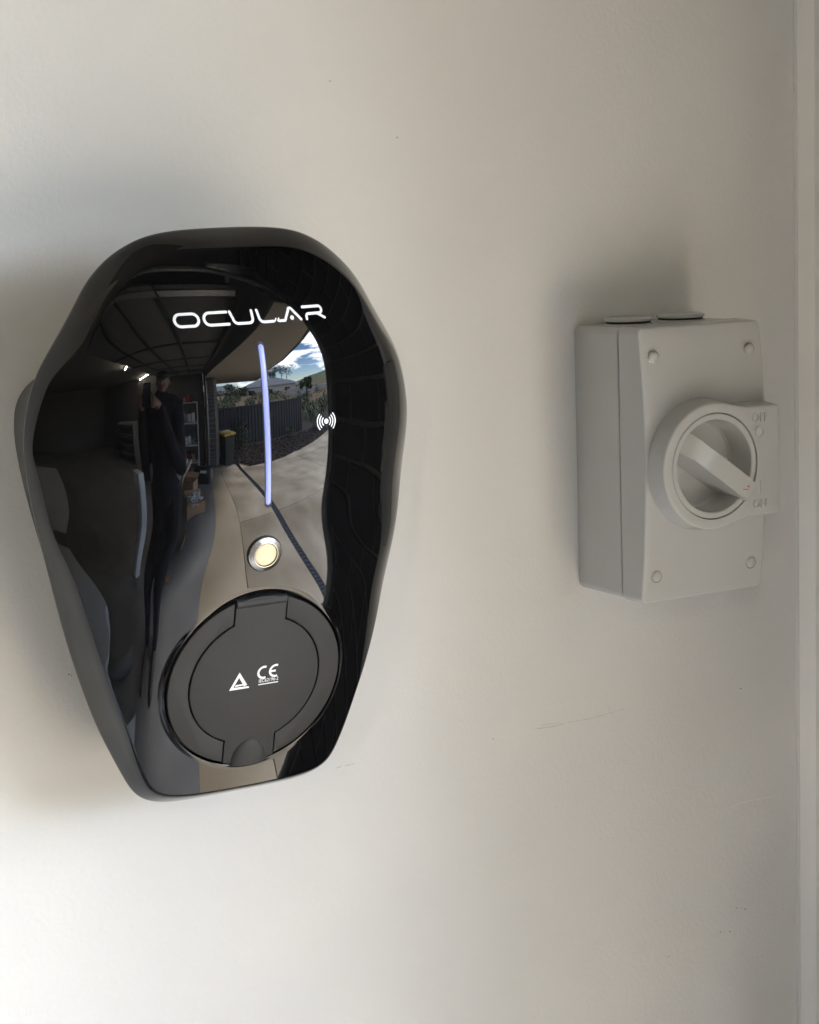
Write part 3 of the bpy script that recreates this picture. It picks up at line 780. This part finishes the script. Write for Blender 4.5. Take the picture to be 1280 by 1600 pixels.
# ribbons of printed strokes
def ribbon(bm, pts, wd, fmap, close=False, rnd=True, lift=0.0):
    pts = [Vector(p) for p in pts]
    dense = []
    n = len(pts); m_ = n if close else n - 1
    for i in range(m_):
        a, b = pts[i], pts[(i + 1) % n]; k = max(1, int((b - a).length / .6))
        for j in range(k): dense.append(a + (b - a) * j / k)
    if not close: dense.append(pts[-1])
    N_ = len(dense); Lv = []; Rv = []
    for i in range(N_):
        a = dense[(i - 1) % N_] if (close or i) else dense[0]; b = dense[(i + 1) % N_] if (close or i < N_ - 1) else dense[-1]
        t = (b - a).normalized(); nn = Vector((-t.y, t.x))
        Lv.append(bm.verts.new(fmap(dense[i] + nn * wd / 2, lift))); Rv.append(bm.verts.new(fmap(dense[i] - nn * wd / 2, lift)))
    for i in range(N_ if close else N_ - 1):
        j = (i + 1) % N_; bm.faces.new((Lv[i], Rv[i], Rv[j], Lv[j]))
    if rnd and not close:
        for e, s in ((0, -1), (N_ - 1, 1)):
            a = dense[e]; t = ((dense[1] - dense[0]) if e == 0 else (dense[-1] - dense[-2])).normalized() * s; nn = Vector((-t.y, t.x))
            fan = [bm.verts.new(fmap(a + (nn * math.cos(q) + t * math.sin(q)) * wd / 2, lift)) for q in [math.pi * k / 8 for k in range(9)]]
            bm.faces.new(fan)

def onsurf(p, lift): return (p.x / 1000, -(Hs(p.x, p.y) + .10 + lift) / 1000, p.y / 1000)
def rrect(x0, x1, y0, y1, r, n=8):
    out = []
    for cx, cy, a0 in ((x1 - r, y1 - r, 0), (x0 + r, y1 - r, 90), (x0 + r, y0 + r, 180), (x1 - r, y0 + r, 270)):
        out += [(cx + r * math.cos(R(a0 + 90 * k / n)), cy + r * math.sin(R(a0 + 90 * k / n))) for k in range(n + 1)]
    return out
def arcp(cx, cy, r, a0, a1, n=10): return [(cx + r * math.cos(R(a0 + (a1 - a0) * k / n)), cy + r * math.sin(R(a0 + (a1 - a0) * k / n))) for k in range(n + 1)]
LB, LT = 105.0, 111.0; LW = 1.4; r3 = 3.0
lets = []
lets.append(('O', [(rrect(-41.7, -29.8, LB, LT, 2.95), True)]))
lets.append(('C', [([(-14.9, LT)] + arcp(-24.0, LT - r3, r3, 90, 270) + [(-14.6, LB)], False)]))
lets.append(('U', [([(-13.2, LT), (-12.4, LT - 2.4)] + arcp(-9.4, LB + 2.6, 2.6, 180, 270, 8) + arcp(-3.6, LB + 2.2, 2.2, 270, 360, 8) + [(-1.4, LT)], False)]))
lets.append(('L', [([(1.6, LT)] + arcp(4.7, LB + 2.6, 2.6, 180, 270, 8) + [(9.8, LB)], False)]))
lets.append(('slash', [([(10.5, LB - .2), (11.6, LB + 1.5)], False), ([(12.1, LB - .2), (13.2, LB + 1.5)], False)]))
lets.append(('A', [([(13.2, LB), (16.6, LB), (19.6, LT - .9)] + arcp(20.6, LT - 1.2, 1.2, 150, 35, 6) + [(26.2, LB)], False), (arcp(20.9, LB + 1.1, .45, 0, 360, 12)[:-1], True)]))
lets.append(('R', [([(28.4, LT), (38.2, LT)] + arcp(38.2, LT - 1.75, 1.75, 90, -90, 8) + [(31.2, LT - 3.5)] + arcp(31.2, LT - 5.0, 1.5, 90, 180, 5) + [(29.7, LB)], False), ([(36.6, LT - 3.5), (41.0, LB)], False)]))
for nm, strokes in lets:
    bm = bmesh.new()
    for i, (pts, cl) in enumerate(strokes):
        ribbon(bm, pts, LW if nm != 'slash' else .75, onsurf, cl, nm != 'slash', lift=.02 * i)
    bm_obj('logo_letter', bm, 'logo', CH)

# contactless symbol
NX, NZ = 35.2, 52.4
bm = bmesh.new()
fan = [bm.verts.new(onsurf(Vector((NX + 1.35 * math.cos(R(k * 15)), NZ + 1.35 * math.sin(R(k * 15)))), 0)) for k in range(24)]
bm.faces.new(fan)
for r_ in (2.7, 4.2, 5.7):
    for s in (0, 180): ribbon(bm, arcp(NX, NZ, r_, s - 43, s + 43, 12), .62, onsurf)
bm_obj('contactless_symbol', bm, 'logo', CH)

# light bar, slightly raised, following the surface
bm = bmesh.new(); prof = [(-1.5, -.3), (-1.38, .35), (-.7, .7), (0, .8), (.7, .7), (1.38, .35), (1.5, -.3)]
z_a, z_b = 12.5, 94.5; secs = []
NSEC = 80
for i in range(NSEC + 1):
    z = z_a + (z_b - z_a) * i / NSEC; e = min(z - z_a, z_b - z); k = math.sqrt(max(0, 1 - (1 - min(e / 1.75, 1)) ** 2)) if e < 1.75 else 1
    k = max(k, .02)
    secs.append([bm.verts.new((x * k / 1000, -(Hs(x, z) + h * k) / 1000, z / 1000)) for x, h in prof])
for a, b in zip(secs, secs[1:]):
    for i in range(len(prof) - 1): bm.faces.new((a[i], a[i + 1], b[i + 1], b[i]))
bm_obj('light_bar', bm, 'led', CH, True, 60)
bm = bmesh.new(); ribbon(bm, [(0, z_a + .6), (0, z_b - .6)], 4.0, lambda p, l: (p.x / 1000, -(Hs(p.x, p.y) + .06) / 1000, p.y / 1000))
bm_obj('light_bar_surround', bm, 'dark', CH)

# push button
BZ = -13.1; bn_ = Vector((0, -1, -math.tan(R(13.0)))).normalized()
upb = Vector((0, -math.tan(R(13.0)), 1)); upb = (upb - bn_ * upb.dot(bn_)).normalized(); rtb = upb.cross(bn_)
ob = Vector((-.9 / 1000, -Hs(-.9, BZ) / 1000, BZ / 1000))
BM = Matrix(((rtb.x, upb.x, bn_.x, ob.x), (rtb.y, upb.y, bn_.y, ob.y), (rtb.z, upb.z, bn_.z, ob.z), (0, 0, 0, 1))) @ Matrix.Diagonal((.001, .001, .001, 1))
lathe('button_gasket', [(9.75, -1), (9.75, .35), (9.3, .55), (8.5, .5)], 'rubber', CH, 64, BM)
lathe('button_bezel', [(9.3, .3), (9.35, 1.1), (9.1, 1.45), (6.75, 2.35), (6.45, 2.3), (6.35, 1.3)], 'steel', CH, 96, BM, auto=25)
lathe('button_face', [(0, 1.95), (5.6, 1.95), (5.95, 1.85), (6.05, 1.2)], 'gold', CH, 64, BM)
lathe('button_gap', [(5.5, 1.25), (6.6, 1.25)], 'dark', CH, 64, BM)

# certification marks printed on the socket lid
def onlid(p, lift): return tuple(SM @ Vector((p.x / 1000, p.y / 1000, (0.86 + lift) / 1000)))
def tri_band(bm, pts):
    bm.faces.new([bm.verts.new(onlid(Vector(p), 0)) for p in pts])
bm = bmesh.new()
TX, TY = -9.4, -.2
def T(p): return (TX + p[0], TY + p[1])
tri_band(bm, [T(p) for p in ((-5.3, -3.6), (0, 6.6), (0, 3.4), (-2.9, -2.1))])
tri_band(bm, [T(p) for p in ((0, 6.6), (5.0, -1.5), (3.3, -2.3), (0, 3.4))])
tri_band(bm, [T(p) for p in ((-5.3, -3.6), (-2.9, -2.1), (5.9, -2.55), (6.4, -3.6))])
tri_band(bm, [T(p) for p in ((-2.1, -1.75), (-1.6, -.7), (3.1, -.7), (5.0, -1.5))])
bm_obj('triangle_mark', bm, 'print', lid_o)
bm = bmesh.new(); CX, CY = 7.0, 4.2
ribbon(bm, [(CX - 2.1 + 3.3 * math.cos(R(a)), CY + 3.3 * math.sin(R(a))) for a in range(70, 291, 10)], 1.25, onlid, rnd=False)
ribbon(bm, [(CX + 4.7 + 3.3 * math.cos(R(a)), CY + 3.3 * math.sin(R(a))) for a in range(70, 291, 10)], 1.25, onlid, rnd=False)
ribbon(bm, [(CX + 2.0, CY), (CX + 4.8, CY)], 1.15, onlid, rnd=False, lift=.02)
bm_obj('certification_letters', bm, 'print', lid_o)
vs, fs = text_mesh('IEC62196-2', 2.9, .006)
wt = max(v[0] for v in vs) - min(v[0] for v in vs)
mesh('standard_text', [tuple(onlid(Vector((CX + 1.0 + v[0] * 11.4 / wt, CY - 5.05 + v[1])), .0)) for v in vs], fs, 'print', lid_o)
bm = bmesh.new(); ribbon(bm, [(CX - 4.8, CY - 7.1), (CX + 6.8, CY - 7.1)], .6, onlid, rnd=False); bm_obj('underline', bm, 'print', lid_o)

# ------------------------------------------------------------------ the isolator switch
IS = empty('isolator_switch', (0.316, 0, Z0)); tag(IS, 'grey plastic rotary isolator switch box with its handle turned to ON', 'switch')
mI = Matrix(((.001, 0, 0, 0), (0, 0, -.001, 0), (0, .001, 0, 0), (0, 0, 0, 1)))     # u right, v up, w out of the wall
W2, H2 = 46.6, 83.7
base = slab('base_box', rrect(-W2 - .1, W2 + .1, -H2 + .9, H2 - .9, 5, 8), 0.3, 45.6, .7, 'grey', IS, mI)
slab('seam_gasket', rrect(-W2 + .9, W2 - .9, -H2 + .9, H2 - .9, 5.5, 8), 45.0, 46.8, 0, 'dark', IS, mI)
# lid with a bowed front
def bow(v): return 65.0 + 6.2 * (1 - (v / H2) ** 2)
o0 = rrect(-W2, W2, -H2, H2, 4.6, 10)
def dens(pts, st=2.5):
    out = []
    for i in range(len(pts)):
        a = Vector(pts[i]); b = Vector(pts[(i + 1) % len(pts)]); k = max(1, int((b - a).length / st))
        out += [tuple(a + (b - a) * j / k) for j in range(k)]
    return out
o0 = dens(o0); nl = len(o0); lv = []; lf = []
loops = [[(x, y, 46.3) for x, y in poly_inset(o0, .5)], [(x, y, 46.9) for x, y in o0]]
for k in range(5):
    a = k / 4 * math.pi / 2; q = poly_inset(o0, .5 + 1.3 * (1 - math.cos(a))); loops.append([(x, y, bow(y) - 1.3 + 1.3 * math.sin(a)) for x, y in q])
oin = poly_inset(o0, 1.8)
for f in (.93, .82):
    loops.append([(x * f, y * f, bow(y * f)) for x, y in oin])
lv = [p for lp in loops for p in lp]
for j in range(len(loops) - 1):
    for i in range(nl): lf.append((j * nl + i, j * nl + (i + 1) % nl, (j + 1) * nl + (i + 1) % nl, (j + 1) * nl + i))
lf.append(tuple(range(nl))[::-1])
bm = bmesh.new(); bv = [bm.verts.new(mI @ Vector(p)) for p in lv]
for f in lf: bm.faces.new([bv[i] for i in f])
last = bv[(len(loops) - 1) * nl:]
hl_ = [bm.verts.new(mI @ Vector((-4.6 + 32.5 * math.cos(2 * math.pi * k / 96), -.8 + 32.5 * math.sin(2 * math.pi * k / 96), bow(-.8 + 32.5 * math.sin(2 * math.pi * k / 96))))) for k in range(96)]
ee = [bm.edges.get((last[i], last[(i + 1) % nl])) for i in range(nl)] + [bm.edges.new((hl_[i], hl_[(i + 1) % 96])) for i in range(96)]
bmesh.ops.triangle_fill(bm, use_beauty=True, use_dissolve=False, edges=ee)
lidI = bm_obj('lid', bm, 'grey', IS, True, 38)
# collar with tab: round on the left, straight tab on the right
KX, KY, KR = -4.6, -.8, 38.4
def collar_outline(r, tx, ty):
    p = []
    a1 = math.asin(min(1, ty / r)) if ty < r else math.pi / 2
    p += [(KX + r * math.cos(t), KY + r * math.sin(t)) for t in [a1 + .16 + (2 * math.pi - 2 * a1 - .32) * k / 90 for k in range(91)]]
    # blend to the lower tab edge, tab corners, back to the start
    c = 3.0
    p += [(KX + r * math.cos(a1) + 6.0, KY - ty)] + [(tx - c + c * math.sin(R(q)), KY - ty + c - c * math.cos(R(q))) for q in range(0, 91, 15)]
    p += [(tx - c + c * math.cos(R(q)), KY + ty - c + c * math.sin(R(q))) for q in range(0, 91, 15)] + [(KX + r * math.cos(a1) + 6.0, KY + ty)]
    return p
cp = collar_outline(KR, 45.2, 33.6)
ID = 85.0
# hollow collar: outer plate with round hole
hole = [(KX + 32.3 * math.cos(2 * math.pi * k / 120), KY + 32.3 * math.sin(2 * math.pi * k / 120)) for k in range(120)]
cpd = dens(cp, 1.5)
bm = bmesh.new()
def loop(pts, h): return [bm.verts.new(mI @ Vector((x, y, h if not callable(h) else h(x, y)))) for x, y in pts]
def bridge(a, b):
    for i in range(len(a)): bm.faces.new((a[i], a[(i + 1) % len(a)], b[(i + 1) % len(b)], b[i]))
prev = loop([(x + (x - KX) * .05 if x < KX + 20 else x, y + (y - KY) * .05) for x, y in cpd], lambda x, y: min(bow(y) - .6, 84) if x < 46.2 else 60)
for k in range(5):
    a = k / 4 * math.pi / 2
    q = poly_inset(cpd, 1.4 * (1 - math.cos(a))); cur = loop(q, ID - 1.4 + 1.4 * math.sin(a)); bridge(prev, cur); prev = cur
outer_edge = prev
h_top = loop(hole, ID); h_bot = loop(hole, 62.0); bridge(h_bot, h_top)
es = []
for lp in (outer_edge, h_top):
    for i in range(len(lp)):
        e = bm.edges.get((lp[i], lp[(i + 1) % len(lp)])); es.append(e)
bmesh.ops.triangle_fill(bm, use_beauty=True, use_dissolve=False, edges=es)
col_o = bm_obj('knob_collar', bm, 'grey', IS, True, 38)
mK = mI @ Matrix.Translation((KX, KY, 0))
rot = lathe('rotor_dish', [(31.75, 60), (31.75, ID - .9), (31.2, ID - .25), (28.6, ID - .25), (28.0, ID - .8), (27.0, 66.0), (25.8, 64.3), (20, 64.0), (0, 64.0)], 'grey', IS, 120, mK, auto=28)
# handle bar across the dish, pointing to ON
HA = math.atan2(-30.0, 42.0)
mH = mK @ Matrix.Rotation(HA, 4, 'Z')
bm = bmesh.new()
top, bot = ID + 5.0, 63.8
sec = [  # along u: position, half width top, half width bottom, top height
    (-29.5, 6.9, 7.5, ID - 1.0), (-19.0, 6.2, 7.5, top), (25.5, 6.2, 7.2, top), (32.0, 5.8, 6.4, ID + 2.2)]
rr_ = []
for u, wt_, wb, ht in sec:
    b_ = bot if abs(u) < 28 else ID - 1.5
    if u == 32.0: b_ = ID - .1
    if u == -29.5: b_ = ID - 7
    if u == 25.5: b_ = bot
    rr_.append([bm.verts.new(mH @ Vector(p)) for p in ((u, -wb, b_), (u, -wt_, ht), (u, wt_, ht), (u, wb, b_))])
for a, b in zip(rr_, rr_[1:]):
    for i in range(4): bm.faces.new((a[i], a[(i + 1) % 4], b[(i + 1) % 4], b[i]))
bm.faces.new(rr_[0]); bm.faces.new(rr_[-1][::-1])
bmesh.ops.recalc_face_normals(bm, faces=bm.faces)
bmesh.ops.bevel(bm, geom=list(bm.edges), offset=.0005, segments=2, affect='EDGES')
hd = bm_obj('handle', bm, 'grey', rot, True, 30)
# red pointer mark set in the handle tip
bm = bmesh.new()
def onh(p, lift=0):
    u = p.x; t = (u - 25.5) / 6.5; h = top + (ID + 2.2 - top) * max(0, t)
    return tuple(mH @ Vector((u, p.y, h + .12)))
ribbon(bm, [(22.6, -2.7), (26.4, -.2)], .55, onh, rnd=False); ribbon(bm, [(26.4, .2), (25.6, 2.6)], .5, onh, rnd=False)
fan = [bm.verts.new(onh(Vector((24.9 + .65 * math.cos(R(k * 30)), .9 + .65 * math.sin(R(k * 30)))))) for k in range(12)]; bm.faces.new(fan)
bm_obj('pointer_mark', bm, 'red', hd)
# raised lettering on the tab
def raised(body, x, y, size, h=.85):
    vs, fs = text_mesh(body, size, 0); bm = bmesh.new()
    bv = [bm.verts.new((v[0], v[1], 0)) for v in vs]
    for f in fs:
        try: bm.faces.new([bv[i] for i in f])
        except ValueError: pass
    r_ = bmesh.ops.extrude_face_region(bm, geom=list(bm.faces))
    bmesh.ops.translate(bm, vec=(0, 0, h), verts=[g for g in r_['geom'] if isinstance(g, bmesh.types.BMVert)])
    bmesh.ops.transform(bm, matrix=mI @ Matrix.Translation((x, y, ID - .05)) @ Matrix.Diagonal((1.0, 1.05, 1, 1)), verts=bm.verts)
    return bm_obj('raised_lettering', bm, 'grey', col_o)
raised('OFF', 29.6, 25.6, 7.0); raised('I', 29.8, -17.4, 10.5); raised('ON', 29.2, -27.2, 7.0)
lathe('raised_lettering', [(3.5, ID - .1), (3.4, ID + .5), (3.0, ID + .6), (2.6, ID + .5), (2.5, ID - .1)], 'grey', col_o, 40, mI @ Matrix.Translation((29.3, 17.0, 0)))
for x, y in ((-36.2, 65.8), (35.9, 65.8), (-36.2, -66.6), (36.3, -66.6)):
    h = bow(y)
    lathe('screw_cap', [(3.75, h - 1), (3.75, h + .1), (3.3, h + .9), (2.3, h + 1.5), (1.1, h + 1.8), (0, h + 1.85)], 'cap', lidI, 32, mI @ Matrix.Translation((x, y, 0)), auto=60)
    lathe('screw_well', [(3.75, h - .02), (4.15, h + .06)], 'gryp', lidI, 32, mI @ Matrix.Translation((x, y, 0)))
# plugged cable entries on the top
for x in (-22.5, 17.5):
    mP = Matrix.Translation((x / 1000, -.0235, (H2 - .9) / 1000)) @ Matrix.Diagonal((.001, .001, .001, 1))
    pl = lathe('entry_plug', [(0, 4.9), (13.0, 4.9), (14.4, 4.5), (14.9, 3.8), (14.9, 2.4), (14.2, 2.2)], 'grey', base, 64, mP)
    lathe('seal_ring', [(13.6, .9), (14.0, 1.6), (13.6, 2.3)], 'rubber', pl, 64, mP)
    lathe('collar', [(15.2, -.5), (15.2, .6), (14.6, .95), (13, .95)], 'grey', pl, 64, mP)

# ------------------------------------------------------------------ small marks on the wall
def mark(pts, wd, m):
    bm = bmesh.new(); ribbon(bm, pts, wd, lambda p, l: (p.x / 1000, -.00015, p.y / 1000 + Z0)); return bm_obj('scuff_mark', bm, m, wall)
mark([(234, -168.8), (246, -169.4), (256, -168.9)], .4, 'scuff'); mark([(258, -168.6), (275, -168.9), (302, -166.9)], .25, 'scuff')
mark([(238, -167.2), (252, -167.8)], .25, 'scuff')
mark([(91.5, -169.6), (95, -169.2)], .5, 'scuff'); mark([(97.5, -169.4), (104, -168.7)], .4, 'scuff')
mark([(388, -249), (398, -247.2), (429, -247.9)], .3, 'trim')
for x_, z_, r_ in ((148.2, 198.9, .5), (105.7, 231, .45), (397.4, -168, .6), (-70.5, -88, .5), (-69.0, -88.8, .4), (15, -171.4, .4), (392.5, -320.8, .5), (399.7, -323.2, .6), (396, -321.5, .35), (378, -335, .55), (386.3, -336.3, .5), (334.8, -342.5, .45), (201.8, -170.2, .4)):
    mark([(x_, z_), (x_ + r_, z_ + .2)], r_ * 1.5, 'speck')
# ------------------------------------------------------------------ the person taking the picture
def capsules(name, caps, m, parent, vox, sm_it=6):
    bm = bmesh.new()
    for a, b, ra, rb in caps:
        a, b = Vector(a), Vector(b); ax = (b - a); ln = ax.length; q = ax.normalized().to_track_quat('Z', 'Y').to_matrix() if ln > 1e-6 else Matrix.Identity(3)
        K = 12; rg = []
        prof = [(ra * math.cos(t), -ra * math.sin(t)) for t in (R(80), R(50), R(20))] + [(ra, 0), ((ra + rb) / 2, ln / 2), (rb, ln)] + [(rb * math.cos(t), ln + rb * math.sin(t)) for t in (R(20), R(50), R(80))]
        for r_, h in prof:
            rg.append([bm.verts.new(a + q @ Vector((r_ * math.cos(2 * math.pi * k / K), r_ * math.sin(2 * math.pi * k / K), h))) for k in range(K)])
        for u, v in zip(rg, rg[1:]):
            for k in range(K): bm.faces.new((u[k], u[(k + 1) % K], v[(k + 1) % K], v[k]))
        bm.faces.new(rg[0][::-1]); bm.faces.new(rg[-1])
    o = bm_obj(name, bm, m, parent)
    md = o.modifiers.new('remesh', 'REMESH'); md.mode = 'VOXEL'; md.voxel_size = vox; md.use_smooth_shade = True
    if sm_it:
        s_ = o.modifiers.new('smooth', 'SMOOTH'); s_.iterations = sm_it; s_.factor = .5
    return o
PC = Vector((-.375, -1.43, 0))
pe = empty('person', PC); tag(pe, 'person in dark clothes holding a phone up to photograph the charger', 'person')
phone_c = CAM_POS - CF * .008 + CD * .045 + CR * .022
def L_(p): return Vector(p) - PC
hd_c = Vector((0.02, -.02, 1.63))
cL, cRt = phone_c - CR * .046 + CD * .02, phone_c + CR * .046 + CD * .03      # hands at the phone's edges
hl, hr = L_(cL), L_(cRt)
wl, wr = hl + Vector((-.03, -.09, -.06)), hr + Vector((.05, -.10, -.05))
caps = [((0, 0, .98), (0, .0, 1.18), .125, .115), ((0, 0, 1.18), (0, -.01, 1.40), .12, .125), ((0, -.01, 1.42), (0.01, -.01, 1.54), .058, .052),
        ((-.1, -.01, 1.41), (.1, -.01, 1.41), .085, .085), (hd_c + Vector((0, .0, -.03)), hd_c + Vector((0, -.01, .06)), .072, .082), (hd_c + Vector((0, .03, -.07)), hd_c + Vector((0, .05, -.085)), .045, .035),
        (hd_c + Vector((0, .075, -.005)), hd_c + Vector((0, .095, -.03)), .012, .016), (hd_c + Vector((-.075, -.01, 0)), hd_c + Vector((-.085, -.02, -.03)), .014, .011), (hd_c + Vector((.075, -.01, 0)), hd_c + Vector((.085, -.02, -.03)), .014, .011),
        (hd_c + Vector((-.035, .065, .012)), hd_c + Vector((.035, .065, .012)), .016, .016)]
for s in (-1, 1):
    caps += [((s * .09, 0, .95), (s * .10, .01, .50), .088, .058), ((s * .10, .01, .50), (s * .105, -.02, .09), .055, .038), ((s * .105, -.02, .05), (s * .12, .13, .03), .038, .030)]
for s, wv, hv_ in ((-1, wl, hl), (1, wr, hr)):
    shd = Vector((s * .175, -.01, 1.40)); el = Vector((s * .20, .10, 1.14))
    caps += [(shd, el, .052, .043), (el, wv, .042, .028), (wv, hv_ + Vector((s * .012, -.03, -.02)), .027, .030)]
    palm = hv_ + Vector((s * .012, -.03, -.02))
    for k in range(4):              # four fingers wrap round the back of the phone, unequal
        base_p = palm + Vector((0, .005, .022 - .018 * k)); mid = base_p + Vector((s * .020, .032 - .002 * k, .004)); tip = mid + Vector((-s * (.030 - .004 * abs(k - 1.3)), .010, .0))
        caps += [(base_p, mid, .010, .009), (mid, tip, .009, .0075)]
    th = palm + Vector((-s * .006, -.004, .02)); caps += [(th, th + Vector((-s * .02, .004, .03)), .011, .010), (th + Vector((-s * .02, .004, .03)), th + Vector((-s * .032, .006, .05)), .010, .008)]
body = capsules('body', caps, 'skin', pe, .0055, 4)
top_caps = [((0, 0, .93), (0, .0, 1.18), .150, .140), ((0, 0, 1.18), (0, -.01, 1.40), .142, .142), ((-.12, -.01, 1.415), (.12, -.01, 1.415), .092, .092), ((0, -.01, 1.44), (0, -.015, 1.50), .085, .070)]
for s, wv in ((-1, wl), (1, wr)):
    shd = Vector((s * .175, -.01, 1.40)); el = Vector((s * .20, .10, 1.14)); top_caps += [(shd, el, .072, .060), (el, el + (wv - el) * .92, .060, .042)]
capsules('jumper', top_caps, 'cloth', pe, .012, 3)
tc_ = [((-.06, 0, .95), (.06, 0, .95), .125, .125)]
for s in (-1, 1): tc_ += [((s * .09, 0, .93), (s * .10, .01, .50), .108, .078), ((s * .10, .01, .50), (s * .105, -.02, .10), .078, .062)]
capsules('trousers', tc_, 'jean', pe, .012, 3)
for s in (-1, 1): capsules('shoe', [((s * .105, -.035, .050), (s * .112, .06, .048), .049, .046), ((s * .112, .06, .042), (s * .122, .15, .036), .044, .036)], 'shoe', pe, .008, 3)
capsules('hair', [(hd_c + Vector((0, -.03, .055)), hd_c + Vector((0, .01, .075)), .088, .082), (hd_c + Vector((0, -.05, .0)), hd_c + Vector((0, -.05, .06)), .068, .08)], 'hair', pe, .008, 3)
for s in (-1, 1):
    e_ = lathe('eye', [(0, .011), (.007, .008), (.011, 0)], 'wht', body, 16, Matrix.Translation(hd_c + Vector((s * .032, .070, .002))) @ Matrix.Rotation(R(-90), 4, 'X'))
    lathe('iris', [(0, .0122), (.004, .0112)], 'hair', e_, 12, Matrix.Translation(hd_c + Vector((s * .032, .070, .002))) @ Matrix.Rotation(R(-90), 4, 'X'))
tube('mouth', [hd_c + Vector((-.024, .078, -.062)), hd_c + Vector((0, .086, -.060)), hd_c + Vector((.024, .078, -.062))], [.003, .005, .003], 'redp', body, 8)
# the phone itself, its lens at the camera position
up_ = -CD; mPh = Matrix(((CR.x, up_.x, CF.x, phone_c.x), (CR.y, up_.y, CF.y, phone_c.y), (CR.z, up_.z, CF.z, phone_c.z), (0, 0, 0, 1)))
ph = empty('phone'); ph.matrix_world = mPh; tag(ph, 'dark phone held up in front of the person', 'phone')
slab('case', rrect(-.037, .037, -.079, .079, .009), -.009, 0, .0015, 'blk', ph); slab('camera_bump', rrect(-.034, -.010, .028, .062, .006), 0.0002, .0022, .0006, 'gryp', ph)
lathe('lens', [(0, .0028), (.006, .0028), (.0075, .0022)], 'glass', ph, 24, Matrix.Translation((-.022, .045, 0)))
